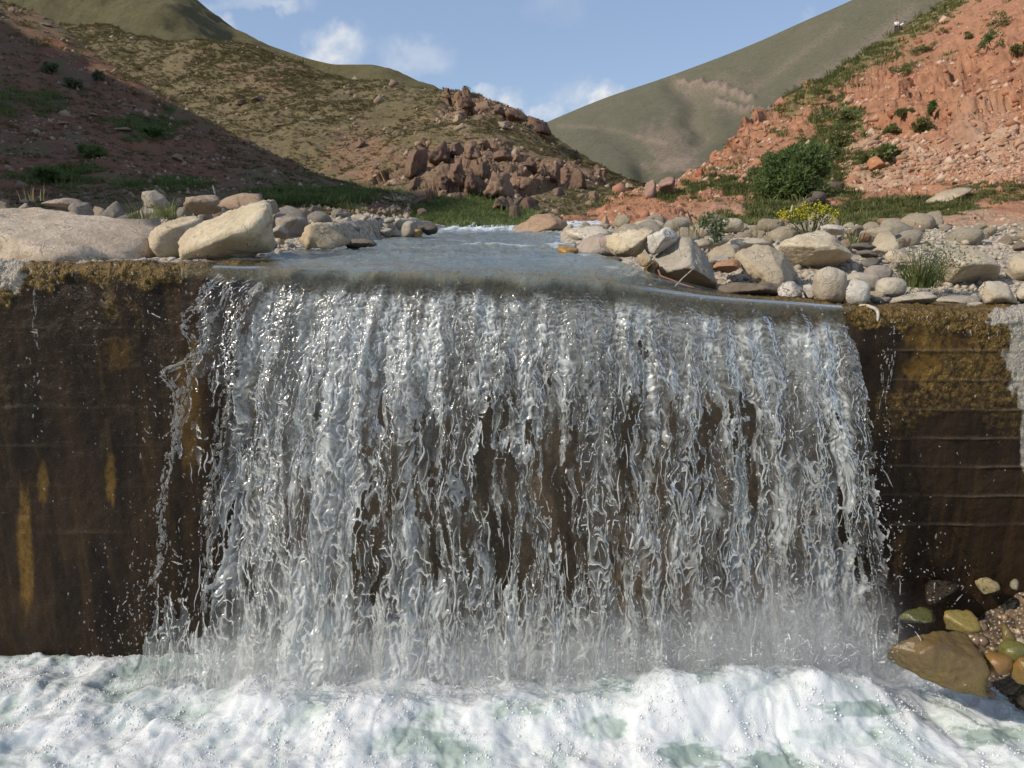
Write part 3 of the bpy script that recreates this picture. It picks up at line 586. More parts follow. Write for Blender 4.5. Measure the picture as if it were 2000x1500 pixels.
# ---- the waterfall itself: a turbulent curtain in two layers
def curtain(nu, nlip, nv, seed, off, hole, x0, x1, k=1.0):
    us = np.linspace(x0, x1, nu); hs = 2.14 * (np.linspace(0, 1, nv) ** 1.35)
    X = np.repeat(us[None], nlip + nv, 0); H = np.zeros_like(X); G = np.zeros(X.shape + (3,))
    yl = np.linspace(WY + .01, WY, nlip + 1)[:-1]
    for i, y in enumerate(yl):
        yy = np.full(nu, y); G[i] = np.stack([us, yy, water_z(us, yy)], -1)
    H[nlip:] = hs[:, None]; jit = .012 * fbm2(X[nlip:] * 5, H[nlip:] * 2.5, 3, seed)
    G[nlip:] = fall_pos(us[None].repeat(nv, 0), H[nlip:])
    Yl = G[..., 1].copy(); tau = np.sqrt(2 * H / GR)
    amp = sst(.018, .15, H + .02 * n2(X * 4, X * 0, seed)) * (.42 + .58 * sst(.05, .9, H)) * k
    wx = X + (.020 * n2(X * 4, tau * 9, seed + 1) + .010 * n2(X * 13, tau * 26, seed + 2)) * sst(0, .5, H) * 1.6
    wt_ = tau + .010 * n2(X * 11, tau * 14, seed + 3) + .004 * n2(X * 30, tau * 40, seed + 31)
    px, py = proj(G)
    left = blob(px, py, 560, 900, 150, 430, 3, .15); mid = blob(px, py, 930, 960, 190, 200, 4, .35); right = blob(px, py, 1290, 950, 260, 230, 5, .3); er = sst(1420, 1600, px)
    fr = sst(1.40, 2.0, H + .14 * n2(X * 5, H * 0, seed + 14))
    deep = sst(.05, .8, H)
    fold = rid2(wx * 5.5, wt_ * 3.0, 2, seed + 4) - .9            # the long columns
    arch = rid2(wx * 19 + .5 * n2(X * 30, tau * 60, seed), wt_ * 60, 3, seed + 6, .6) - 1.1     # scalloped wavelets riding on them
    arch2 = fbm2(wx * 30, wt_ * 62, 3, seed + 9, .6)
    web = 1 - np.abs(n2(wx * 15 + .8 * n2(wx * 30, wt_ * 40, seed + 50), wt_ * 17, seed + 41)) * 2.6
    web2 = 1 - np.abs(n2(wx * 30 + .8 * n2(wx * 30, wt_ * 40, seed + 51), wt_ * 36, seed + 42)) * 2.4
    fil = np.maximum(sst(.55, .96, web), .8 * sst(.6, .97, web2))  # filaments: thickened threads of the torn film
    bias = .74 - .54 * sst(.10, .75, H) + .75 * fr + .32 * left - .13 * mid - .10 * right + .22 * er * sst(.2, .8, H)
    edge = np.minimum((X - x0) / .06, (x1 - X) / .05) - 1.0
    lft = 1 - sst(-1.27, -1.04, X + .03 * n2(X * 0, H * 4, seed))
    bias = bias + np.clip(edge, -1.0, 0) * .75 - hole - .42 * lft * sst(.02, .3, H)
    cov = .30 * fbm2(wx * 6.5, wt_ * 4, 3, seed + 16, .55) + .42 * fbm2(wx * 20, wt_ * 11, 3, seed + 18, .6) + .22 * fil + .22 * fold + bias
    cov = np.where(H < .02, 1, cov)
    rim = np.exp(-(np.clip(cov, 0, 9) / .10) ** 2) * sst(.03, .2, H)
    D = amp * (.046 * fold + .0085 * arch * (1 - .4 * deep) + .005 * arch2 + .012 * fil) + .008 * rim
    N = grid_normals(G); N *= np.sign(-N[nlip + 60, :, 1].mean())
    lat = amp * (.014 * fbm2(X * 9, tau * 24, 3, seed + 20))
    lipw = -.007 * (1 - sst(.03, .12, H)) + (.004 * fbm2(X * 5, Yl * 5, 3, seed + 22) + .0022 * rid2(X * 14 + Yl * 6, Yl * 9, 2, seed + 23)) * (H < .03) * 0
    G = G + N * (D + lipw + off * sst(.0, .1, H))[..., None]; G[..., 0] += lat
    st = rid2(wx * 4.6 + .25 * n2(X * 9, tau * 7, seed + 60), wt_ * 1.0, 3, seed + 24) - .95
    mk = 1.15 * fbm2(wx * 10, wt_ * 7, 4, seed + 26, .62) + 1.3 * st + .70 * left - .55 * mid - .38 * right + .10 * er
    milk = sst(.05, .95, mk)
    thr = sst(-.35, .5, fbm2(wx * 12, wt_ * 13, 2, seed + 28) + .5 * st)
    crestl = sst(.25, .8, arch + .55 + .3 * n2(wx * 40, wt_ * 80, seed + 62))
    top = sst(.04, .12, H) * (1 - sst(.25, .75, H)) * sst(540, 700, px)
    mk = mk - .5 * lft
    aer = .0 + .36 * milk * (1 - .85 * lft) + .50 * fil * thr * (1 - .6 * lft) + .40 * fr * (.5 + .8 * milk) + .34 * rim * thr + .16 * crestl * (.3 + milk + .6 * top) + .13 * top * (1 - lft)  # aerated white, plus bright glints of sky and sun painted on crests and filaments
    aer = np.clip(aer, .01, .95) * sst(.02, .13, H + .03 * n2(X * 6, X * 0, seed + 5)) + .30 * (1 - sst(.0, .10, H))
    keep = (cov[:-1, :-1] > 0) & (cov[1:, 1:] > 0) & (cov[1:, :-1] > 0) & (cov[:-1, 1:] > 0)
    return G, keep, np.clip(aer, 0, .95), 1 - sst(.02, .16, H)
G, keep, aer, lip = curtain(1000, 6, 530, 3, 0.0, 0.0, -1.42, 1.60)
fall = obj('waterfall', grid_mesh('waterfall', G, keep, dict(aer=aer, lip=lip)), M_fall, kind='structure')
G, keep, aer, lip = curtain(480, 4, 280, 57, -.06, .36, -1.22, 1.56, 1.1)
inner = obj('inner_curtain', grid_mesh('inner_curtain', G[4:], keep[4:], dict(aer=.45 * aer[4:])), M_fall, parent=fall)

# ---- ropes, strands and drops torn off the curtain
rng = np.random.RandomState(5); parts = []; aers = []
def rope(pxs, r0, seed, Y0=3.50, Y1=3.36, aer=.2, amp=.8, fill=.6, sides=7):
    """a splash thread already broken into short lumpy pieces and drops that follow its arc"""
    pxs = np.array(pxs, float); d = np.concatenate([[0], np.cumsum(np.hypot(*np.diff(pxs, axis=0).T))]); rg_ = np.random.RandomState(seed); q0 = 0.0
    while q0 < d[-1]:
        ln = rg_.uniform(3, 26) if rg_.rand() < fill else rg_.uniform(1.5, 4); n = max(5, int(ln / 1.6)); q = np.linspace(q0, min(q0 + ln, d[-1]), n); jx, jy = rg_.normal(0, 2.2), rg_.normal(0, 2.2)
        x = pchip(d, pxs[:, 0], q) + jx; y = pchip(d, pxs[:, 1], q) + jy; C = P(x, y, Y0 + (Y1 - Y0) * q / d[-1] + rg_.normal(0, .012))
        r = r0 * rg_.uniform(.5, 1.35) * np.sin(np.linspace(.25, math.pi - .2, n)) ** .7 * (1 + .7 * n2(q * .22, 0 * q, seed + 1))
        V, F = tube(C, np.clip(r, .0006, .02), sides); V = V.reshape(n, sides, 3); c = V.mean(1, keepdims=True); k = 1 + amp * fbm3(V * 45, 2, seed)[..., None]; V = c + (V - c) * np.clip(k, .3, 2.2)
        parts.append((V.reshape(-1, 3), F)); aers.append(np.full(n * sides, aer)); q0 += ln + rg_.exponential(5 if fill > .5 else 9)
A = [(432, 538), (396, 570), (388, 596), (365, 616), (357, 642), (376, 662), (383, 690), (351, 706), (321, 732), (344, 762), (341, 800), (338, 842)]
B = [(446, 556), (431, 600), (406, 630), (399, 662), (391, 692), (376, 722), (363, 762), (356, 800), (341, 842), (331, 900), (316, 960), (312, 1010), (319, 1062), (312, 1108), (296, 1140)]
Cc = [(503, 556), (476, 590), (466, 640), (456, 700), (446, 760), (436, 820), (421, 900), (411, 980), (406, 1060), (414, 1130), (404, 1205)]
for k in range(6): rope([(a + rng.uniform(-9, 9), b + rng.uniform(-6, 6)) for a, b in A], .0042, 60 + k, aer=.12)
for k in range(7): rope([(a + rng.uniform(-8, 8), b + rng.uniform(-6, 6)) for a, b in B], .0048, 70 + k, aer=.12)
for k in range(6): rope([(a + rng.uniform(-14, 14), b + rng.uniform(-6, 6)) for a, b in Cc], .0055, 80 + k, aer=.12)
for q in ([(318, 1050), (345, 1080), (380, 1098), (412, 1120)], [(312, 1085), (330, 1094), (355, 1102)], [(352, 1052), (347, 1020), (372, 1000), (384, 985), (390, 972)], [(378, 970), (396, 975), (402, 990)],
          [(286, 1166), (302, 1154), (322, 1160), (333, 1190), (330, 1215)], [(330, 1212), (342, 1180), (358, 1150), (364, 1120)], [(222, 1210), (226, 1228), (236, 1252)], [(240, 1180), (262, 1160), (286, 1152), (300, 1158)], [(252, 1196), (262, 1216), (262, 1240)],
          [(320, 738), (306, 752), (300, 742)], [(342, 746), (352, 726), (350, 712)], [(330, 800), (312, 806), (300, 800)], [(338, 842), (318, 852), (300, 846)], [(300, 848), (285, 836), (278, 820)], [(296, 612), (330, 628), (358, 640)],
          [(1745, 1128), (1752, 1122), (1762, 1124)], [(1800, 1112), (1818, 1116), (1826, 1140), (1824, 1170)], [(1812, 1170), (1828, 1178)], [(1860, 1184), (1874, 1172), (1896, 1146)], [(1722, 1002), (1740, 1030), (1735, 1050)],
          [(1700, 980), (1712, 984), (1742, 982)], [(1716, 1018), (1742, 1026), (1770, 1034)], [(1735, 1066), (1742, 1078), (1732, 1096)], [(1680, 930), (1696, 932), (1712, 944)], [(1690, 960), (1700, 972)]):
    rope(q, .0034, int(q[0][0]), 3.38, 3.34, amp=.9, aer=.25, fill=.45)
for k in range(330):
    x0 = rng.uniform(430, 1740); yb = np.interp(x0, [430, 900, 1100, 1250, 1700, 1760], [1345, 1355, 1335, 1290, 1285, 1250]) + rng.uniform(-4, 16); hgt = rng.uniform(10, 80) * rng.rand() ** .6 * (.6 if x0 < 1000 else 1.0); wd = rng.normal(0, 34)
    rope([(x0, yb), (x0 + wd * .35, yb - hgt * .8), (x0 + wd * .7, yb - hgt), (x0 + wd, yb - hgt * .72), (x0 + wd * 1.25, yb - hgt * .2)][:rng.randint(3, 6)], rng.uniform(.0014, .0036), 900 + k, 3.12, 3.0, aer=.6, fill=.25)
# thin trickles over the wall
for q, Y in (([(72, 560), (68, 600), (66, 630), (70, 660), (76, 680)], 3.53), ([(62, 645), (78, 648)], 3.52), ([(1738, 650), (1734, 700), (1738, 720), (1730, 780), (1734, 840), (1726, 920)], 3.53), ([(1722, 690), (1724, 740), (1716, 800)], 3.53), ([(1746, 640), (1744, 700), (1736, 760)], 3.52)):
    for k in range(2): rope([(a + rng.uniform(-2, 2), b) for a, b in q], .0028, int(q[0][0]) + k, Y, Y - .01, amp=.8, aer=.15, fill=.5)
# wriggling strands all over the curtain
NS = 320
for i in range(NS):
    X0 = rng.uniform(-1.28, 1.62); h0 = rng.uniform(.10, 1.75) ** 1.0; t0 = math.sqrt(2 * h0 / GR); ln = rng.uniform(.012, .05); n = rng.randint(7, 15)
    tt = t0 + np.linspace(0, ln, n); hh = .5 * GR * tt * tt; s = rng.randint(1, 900)
    x = X0 + .03 * n2(tt * 22, 0 * tt + i, s) + .012 * n2(tt * 70, 0 * tt + i, s + 1) + (rng.uniform(-.5, .5) if rng.rand() < .25 else rng.uniform(-.12, .12)) * (tt - t0)
    p = fall_pos(x, hh); p[:, 1] -= .018 + .03 * rng.rand()
    r = rng.uniform(.0012, .0034) * (1 if rng.rand() < .85 else 1.7) * np.sin(np.linspace(.12, math.pi - .12, n)) ** .6 * (1 + .5 * n2(tt * 200, 0 * tt, s + 2))
    V, F = tube(p, np.clip(r, .0006, .01), 5); parts.append((V, F)); aers.append(np.full(len(V), rng.uniform(.2, .75)))
V, F = join(parts)
obj('water_strands', raw_mesh('water_strands', V, F, True, dict(aer=np.concatenate(aers))), M_strand, kind='stuff')
# drops
V0, F0 = ico(1); pts = []; rs = []
def drops(n, cx, cy, sx, sy, Y, r, dist='n'):
    for _ in range(n):
        x, y = (rng.normal(cx, sx), rng.normal(cy, sy)) if dist == 'n' else (rng.uniform(cx - sx, cx + sx), rng.uniform(cy - sy, cy + sy))
        if y > 1300: continue
        pts.append(P(x, y, Y + rng.normal(0, .04))); rs.append(min(r * rng.lognormal(-.2, .55), .0042))
drops(130, 330, 800, 45, 180, 3.42, .0030); drops(160, 320, 1130, 60, 60, 3.36, .0032); drops(150, 290, 1200, 60, 45, 3.33, .0034); drops(40, 120, 900, 90, 180, 3.45, .0018); drops(70, 230, 1050, 70, 110, 3.4, .0022)
drops(60, 230, 700, 80, 110, 3.48, .002); drops(26, 70, 740, 8, 60, 3.5, .0034); drops(30, 295, 660, 8, 60, 3.5, .003); drops(14, 188, 620, 5, 40, 3.5, .003); drops(80, 1700, 960, 22, 90, 3.36, .0036); drops(60, 1740, 1060, 35, 60, 3.34, .0036)
drops(60, 1730, 820, 10, 110, 3.5, .0026); drops(40, 1840, 1120, 60, 40, 3.3, .0034); drops(40, 1870, 950, 80, 120, 3.4, .002)
drops(1500, 1150, 1215, 560, 60, 3.08, .0014, 'u'); drops(1100, 1560, 1190, 140, 70, 3.2, .0014); drops(700, 600, 1280, 330, 28, 3.05, .0014); drops(900, 1050, 1000, 620, 260, 3.22, .0018, 'u'); drops(700, 1250, 1240, 520, 40, 3.10, .0026, 'u'); drops(500, 600, 1300, 500, 22, 3.12, .0026, 'u'); drops(200, 480, 1000, 60, 200, 3.3, .003)
for k in range(420):                                            # beads shining in the wet algae of the crest
    x = rng.uniform(-2.4, 2.4); q = P(0, 0, 1)
    z = crest(np.array([x]))[0] - abs(rng.normal(.07, .07)); pts.append(np.array([x, WY - .028 - .01 * rng.rand(), z])); rs.append(.0024 * rng.lognormal(0, .4))
pts = np.array(pts); rs = np.array(rs)
st_ = np.stack([np.ones(len(rs)), np.ones(len(rs)), 1 + rng.exponential(.8, len(rs))], 1); tl_ = rng.normal(0, .25, (len(rs), 1)); Q = V0[None] * st_[:, None, :]; Q[..., 0] += Q[..., 2] * tl_; V = (pts[:, None, :] + rs[:, None, None] * Q).reshape(-1, 3); F = (F0[None] + (np.arange(len(pts)) * len(V0))[:, None, None]).reshape(-1, 3)
obj('water_drops', raw_mesh('water_drops', V, F, True, dict(aer=np.full(len(V), .16))), M_strand, kind='stuff')

# ---- plunge pool
xs = np.concatenate([np.linspace(-14, -2.7, 30)[:-1], np.linspace(-2.7, 2.9, 800), np.linspace(2.9, 14, 30)[1:]]); ys = np.concatenate([np.linspace(-12, 2.0, 40)[:-1], np.linspace(2.0, 3.64, 320)])
X, Yv = np.meshgrid(xs, ys)
def billow(x, y, o, seed, gain=.5):
    s = 0; a = 1; k = 1
    for i in range(o): s = s + a * np.abs(n2(x * k, y * k, seed + i * 3)) * 1.7; a *= gain; k *= 2.1
    return s
dx = X - .1; wx = X + .07 * fbm2(X * 2.3, Yv * 2.3, 3, 3) - .35 * (3.2 - Yv) * np.clip(X * .4, -.5, .9); wy = Yv + .07 * fbm2(X * 2.5, Yv * 2.5, 3, 4)
def lumps(x, y, k, seed):
    f1, f2, rv = cells3(np.stack([x * k, y * k, 0 * x + seed * 3.7], -1), seed); return np.clip(1.05 - f1 * f1 * 1.25, 0, 1) * (.55 + .7 * rv)
puff = lambda x, y, o, seed: lumps(x, y, 1.0, seed)
bl = .38 * lumps(wx, wy, 2.6, 5) + .34 * lumps(wx + .3, wy, 4.3, 6) + .42 * fbm2(wx * 3.2, wy * 2.6, 3, 63) + .24; bs = .6 * lumps(wx + .05 * bl, wy, 9.5, 7) + .5 * lumps(wx, wy + .1, 17, 8); bf = lumps(wx, wy, 38, 9) + .5 * lumps(wx, wy, 80, 10)
near = sst(-3, 2.0, Yv)
up = np.exp(-((Yv - 3.06) / .17) ** 2)
rt = sst(.25, .75, X) * (1 - sst(1.5, 2.0, X)); lf = sst(-1.6, -1.1, X) * (1 - rt) * (1 - sst(1.5, 2.0, X))
H = .050 * (bl - .55) + .011 * (bs - .5) + .0042 * bf + .025 * fbm2(X * 5, Yv * 5, 3, 61)
H = H + up * (.175 * rt * (.7 + .5 * puff(X * 2.2, Yv * 2, 2, 33)) + .06 * lf) + .04 * np.exp(-((Yv - 3.3) / .2) ** 2) * sst(-1.5, -1.2, X) * (1 - sst(1.6, 1.9, X)) - .05 * sst(-.9, -1.6, X) * sst(3.2, 3.55, Yv) - .012 * sst(1.7, 2.3, X)
Zv = -2.07 + H * np.where(Yv < 1.9, .35, 1)
G = np.stack([X, Yv, Zv], -1); px, py = proj(G)
thin = np.clip(blob(px, py, 1345, 1478, 75, 28, 3, .5) + .9 * blob(px, py, 1500, 1490, 55, 18, 4, .5) + .75 * blob(px, py, 1165, 1425, 60, 26, 5, .5) + .8 * blob(px, py, 1680, 1385, 80, 16, 6, .5) + .5 * blob(px, py, 1640, 1440, 80, 26, 7, .6) + .8 * blob(px, py, 1915, 1440, 60, 22, 8, .6) + .5 * blob(px, py, 1900, 1350, 120, 22, 11, .6)
               + .4 * blob(px, py, 800, 1450, 140, 28, 9, .6) + .35 * blob(px, py, 500, 1470, 80, 20, 9, .6) + .5 * blob(px, py, 1000, 1385, 60, 16, 9, .6) + .5 * blob(px, py, 420, 1300, 100, 18, 10, .6) + .5 * blob(px, py, 230, 1310, 50, 12, 10, .6) + sst(1.75, 2.3, X) * .5 * sst(3.3, 2.7, Yv) + .9 * sst(3.40, 3.60, Yv + .10 * fbm2(X * 5, Yv * 3, 3, 65)) * sst(-.9, -1.3, X) * sst(-.5, .35, fbm2(X * 4, Yv * 9, 3, 66)), 0, 1)
foam = np.clip(.68 + .75 * (bl - .62) + .30 * (bs - .60) + .42 * fbm2(X * 3, Yv * 3, 4, 62) - thin * .70, .0, 1) * np.where(Yv < 1.2, .55, 1)
m, t, out = new_mat('foaming_water')
pos = t.n('ShaderNodeNewGeometry').outputs['Position']
nb = t.noise(pos, 26, 5, .6); nf = t.noise(pos, 14, 4, .6, .5); vb = t.voro(pos, 170); vb2 = t.voro(pos, 420)
f = t.mr(t.m('ADD', t.attr('foam'), t.m('MULTIPLY', t.m('SUBTRACT', nf, .5), .7)), .0, .95)
c = t.ramp(f, [(0, (.27, .335, .30)), (.3, (.43, .495, .465)), (.6, (.56, .61, .60)), (1, (.68, .70, .705))])
hgt = t.m('ADD', t.m('MULTIPLY', nb, .5), t.m('MULTIPLY', t.m('ADD', vb, t.m('MULTIPLY', vb2, .5)), t.m('MULTIPLY', f, .16)))
p = principled(t, out, c, t.mr(f, .2, .9, .07, .26), t.bump(hgt, .55, .02), .5, Subsurface_Weight=t.m('MULTIPLY', f, .9), Subsurface_Radius=(.9, 1.0, 1.0), Subsurface_Scale=.075)
p.inputs['IOR'].default_value = 1.33
obj('pool', grid_mesh('pool', G, attrs=dict(foam=foam)), m, kind='structure')

# froth: bubbles lying in patches on the foam
POOL = (xs, ys, Zv, foam)
# ---- mist hanging over the foot of the fall
V, F = np.array([[x, y, z] for x in (-1.75, 2.05) for y in (2.92, 3.56) for z in (-2.14, -1.42)]), np.array([[0, 1, 3, 2], [4, 6, 7, 5], [0, 4, 5, 1], [2, 3, 7, 6], [0, 2, 6, 4], [1, 5, 7, 3]])
m, t, out = new_mat('spray_mist'); pos = t.n('ShaderNodeNewGeometry').outputs['Position']; sx = t.n('ShaderNodeSeparateXYZ', {0: pos})
X_, Y_, Z_ = sx.outputs
base = t.m('ADD', -1.93, t.m('MULTIPLY', t.mr(X_, .3, 1.3), .22)); top = t.m('ADD', base, t.m('MULTIPLY', t.m('SUBTRACT', t.noise(pos, 5, 4, .6), .5), .45))
dn = t.mr(Z_, t.m('ADD', top, .30), t.m('SUBTRACT', top, .12)); dn = t.m('MULTIPLY', dn, t.mr(X_, -1.7, -1.2)); dn = t.m('MULTIPLY', dn, t.mr(X_, 2.02, 1.35)); dn = t.m('MULTIPLY', dn, t.mr(Y_, 2.94, 3.1)); dn = t.m('MULTIPLY', dn, t.mr(Y_, 3.55, 3.4))
dn = t.m('MULTIPLY', dn, t.mr(t.noise(pos, 9, 4, .6), .35, .65, .35, 1.2)); dn = t.m('MULTIPLY', dn, t.mr(X_, -.2, 1.2, 1.9, 2.7))
v = t.n('ShaderNodeVolumePrincipled', {'Color': (.97, .98, 1.0, 1), 'Density': dn, 'Anisotropy': .25}); t.L.new(v.outputs[0], out.inputs['Volume'])
obj('spray_mist', raw_mesh('spray_mist', V, F, False), m, kind='stuff')
# ================================================================== rocks
def rock_material(name, wet=False, algae=None):
    m, t, out = new_mat(name)
    oi = t.n('ShaderNodeObjectInfo'); tc = t.n('ShaderNodeTexCoord').outputs['Object']
    off = t.n('ShaderNodeVectorMath', {0: tc, 1: t.n('ShaderNodeCombineXYZ', {0: t.m('MULTIPLY', oi.outputs['Random'], 37.0), 1: t.m('MULTIPLY', oi.outputs['Random'], 91.0), 2: 0.0})}, operation='ADD').outputs[0]
    sc = t.attr('unit')                      # texture density: stays right for stones of any size
    v = t.n('ShaderNodeVectorMath', {0: off}, operation='SCALE'); t.set(v, 'Scale', 1.0); v = v.outputs[0]
    nA = t.noise(v, 5, 5, .6, .4); nB = t.noise(v, 26, 6, .7); nC = t.noise(v, 85, 4, .75); nS = t.noise(t.map(v, (1, 1, 4), rot=(.4, .3, 0)), 7, 4, .6, .6)
    base = oi.outputs['Color']
    c = t.mix(t.mr(nA, .3, .72), t.mix(1.0, base, (.74, .69, .63, 1), 'MULTIPLY'), t.mix(1.0, base, (1.12, 1.10, 1.06, 1), 'MULTIPLY'))
    c = t.mix(t.m('MULTIPLY', t.mr(nS, .52, .72), .35), c, t.mix(1.0, base, (.95, .74, .54, 1), 'MULTIPLY'))
    c = t.mix(t.m('MULTIPLY', t.mr(nB, .52, .72), .6), c, t.mix(1.0, base, (.50, .46, .42, 1), 'MULTIPLY'))
    c = t.mix(t.m('MULTIPLY', t.mr(nC, .52, .68), .5), c, t.mix(1.0, base, (1.22, 1.2, 1.15, 1), 'MULTIPLY'))
    ck = t.voro(t.n('ShaderNodeVectorMath', {0: v, 1: t.n('ShaderNodeVectorMath', {0: t.noise(v, 9, 3, .6, 0, 1), 1: (.25,) * 3}, operation='MULTIPLY').outputs[0]}, operation='ADD').outputs[0], 5.5, 'DISTANCE_TO_EDGE')
    crack = t.m('MULTIPLY', t.mr(ck, .018, .0), t.mr(nA, .45, .62))
    c = t.mix(t.m('MULTIPLY', crack, .6), c, t.mix(1.0, base, (.4, .35, .3, 1), 'MULTIPLY'))
    h = t.m('ADD', t.m('MULTIPLY', nB, .8), t.m('MULTIPLY', nC, .3)); h = t.m('ADD', h, t.m('MULTIPLY', nA, .5)); h = t.m('SUBTRACT', h, t.m('MULTIPLY', crack, .5))
    if wet:
        am = t.mr(t.m('ADD', nA, t.m('MULTIPLY', nB, .5)), .55, .95)
        c = t.mix(am, c, C4(algae)); principled(t, out, c, t.mr(nC, .3, .7, .12, .4), t.bump(h, .5, .012), .5)
    else: principled(t, out, c, .93, t.bump(h, .9, .022), .2)
    return m
M_rock = rock_material('weathered_stone'); M_wet = rock_material('wet_algae_stone', True, (.13, .095, .028)); M_wetgreen = rock_material('wet_mossy_stone', True, (.085, .085, .028))
M_crag = rock_material('crag_rock')

def hull(pts):
    pts = sorted(map(tuple, pts)); 
    def half(ps):
        r = []
        for p in ps:
            while len(r) > 1 and (r[-1][0] - r[-2][0]) * (p[1] - r[-2][1]) - (r[-1][1] - r[-2][1]) * (p[0] - r[-2][0]) <= 0: r.pop()
            r.append(p)
        return r
    a, b = half(pts), half(pts[::-1]); return np.array(a[:-1] + b[:-1])
def poly_rock(outline, depth, seed, sub=4, p=26, rough=.05, extra=9, pit=.035, chip=1.0, vert=False):
    """outline: hull points (x, z) about the centre -> closed stone with that outline and its own faces"""
    rg = np.random.RandomState(seed); O = hull(outline); n = len(O); pl = []
    size = math.sqrt(np.ptp(O[:, 0]) * np.ptp(O[:, 1]))
    for i in range(n):
        a, b = O[i], O[(i + 1) % n]; e = b - a; nn = np.array([e[1], -e[0]]); l = np.linalg.norm(nn)
        if l < .02 * size: continue
        nn /= l; ty = rg.uniform(-.55, -.08) if nn[1] > .15 else rg.uniform(-.75, .6); N = np.array([nn[0], ty, nn[1]]); k = np.linalg.norm(N); pl.append((N / k, max((nn @ a + min(ty, 0) * depth * .48) / k, .10 * size)))
    for s in (-1, 1):
        for _ in range(2):
            N = np.array([rg.uniform(-.6, .45), s, rg.uniform(.05, .75) if s < 0 else rg.uniform(-.3, .6)]); N /= np.linalg.norm(N); pl.append((N, depth * .5 * rg.uniform(.72, 1.0)))
    V, F = ico(sub)
    def radius():
        s = 0
        for N, d in pl: s = s + np.clip(V @ N / d, 0, None) ** p
        return s ** (-1 / p)
    r = radius()
    for _ in range(extra):
        N = rg.normal(size=3); N[1] = -abs(N[1]) if rg.rand() < .7 else N[1]; N /= np.linalg.norm(N); d = ((V * r[:, None]) @ N).max(); pl.append((N, d * rg.uniform(.80, .96)))
    r = radius(); W = V * r[:, None]; q = W / size
    k = rough * (.9 * fbm3(q * 2.2, 5, seed, .6) + .7 * (rid3(q * 3.2, 4, seed + 7, .55) - .9)) + pit * (np.clip(fbm3(q * 9, 3, seed + 9, .6), -1, .5))
    wq = q + .12 * fbm3(q * 2.5, 3, seed + 4)[:, None]
    c1, c2, cv = cells3(wq * 2.7 + seed, seed); e1, e2, ev = cells3(wq * np.array([6., 6., 7.5]) + seed, seed + 1); g1, g2, gv = cells3(wq * 14 + seed, seed + 2)
    if vert:
        c1, c2, cv = cells3(wq * np.array([3.4, 3.4, 1.3]) + seed, seed); e1, e2, ev = cells3(wq * np.array([8., 8., 4.]) + seed, seed + 1)
        k = k + .22 * (cv - .5) - .14 * np.exp(-(c2 - c1) / .06) + .06 * (ev - .5) - .05 * np.exp(-(e2 - e1) / .07)
    ch = 1.35 * min(rough / .06, 1.5) * chip
    k = k + ch * (.085 * (cv - .5) - .030 * np.exp(-(c2 - c1) / .05) * (cv > .45) + .042 * (ev - .5) - .012 * np.exp(-(e2 - e1) / .06) + .016 * (gv - .5))
    W = W * (1 + k)[:, None]
    for ax, c_ in ((0, 0), (2, 1)):                     # keep the outline's width and height
        a, b = W[:, ax].min(), W[:, ax].max(); W[:, ax] = O[:, c_].min() + (W[:, ax] - a) * np.ptp(O[:, c_]) / (b - a)
    return W, F
def cobble(w, d, h, seed, sub=4, flat=.0, rough=.05):
    rg = np.random.RandomState(seed); V, F = ico(sub); e = rg.uniform(2.1, 2.9)
    r = (np.abs(V) ** e).sum(1) ** (-1 / e); k = 1 + rough * 1.6 * fbm3(V * 1.1, 3, seed) + rough * .3 * fbm3(V * 5, 3, seed + 3)
    W = V * (r * k)[:, None]; R = np.array(Euler((rg.uniform(-.15, .15), rg.uniform(-.12, .12), rg.uniform(0, 3))).to_matrix())
    return (W * np.array([w, d, h]) * .5), F
placed = []; HEROES = []
BANKBVH = BVHTree.FromPolygons([], []) if False else None
def hero(name, label, out_px, Y, col, seed, kind='poly', depth=1.0, mat=None, sub=4, p=64, rough=.06, cat='boulder', group=None, extra=9, smooth=True, vert=False):
    pts = np.array(out_px, float); W3 = P(pts[:, 0], pts[:, 1], Y)
    c = np.array([(W3[:, 0].min() + W3[:, 0].max()) / 2, Y, (W3[:, 2].min() + W3[:, 2].max()) / 2])
    O = np.stack([W3[:, 0] - c[0], W3[:, 2] - c[2]], 1); w, h = np.ptp(O[:, 0]), np.ptp(O[:, 1])
    dd = depth * (.75 * min(w, h) + .25 * max(w, h))
    V, F = poly_rock(O, dd, seed, sub, p, rough, extra, vert=vert) if kind == 'poly' else cobble(w, dd, h, seed, sub, rough=rough)
    o = obj(name, raw_mesh(name, V, F, smooth), mat or M_rock, loc=Vector(c), label=label, cat=cat, group=group); o.color = (*col, 1)
    placed.append((c[0], c[1], max(w, dd) * .5)); HEROES.append((c[0], c[1], label)); return o
def box_px(x0, y0, x1, y1, cut=.25, s=0):
    rg = np.random.RandomState(int(x0 * 7 + y0 * 3 + s)); u = lambda: rg.uniform(.05, cut * 1.9)
    w, h = x1 - x0, y1 - y0
    return [(x0, y1 - h * u()), (x0, y0 + h * u()), (x0 + w * u(), y0), (x1 - w * u(), y0), (x1, y0 + h * u()), (x1, y1 - h * u()), (x1 - w * u(), y1), (x0 + w * u(), y1)]

cream, pale_c, grey, beige, pink, brown = (.60, .53, .39), (.59, .54, .45), (.38, .35, .305), (.51, .44, .335), (.47, .36, .275), (.33, .27, .21)
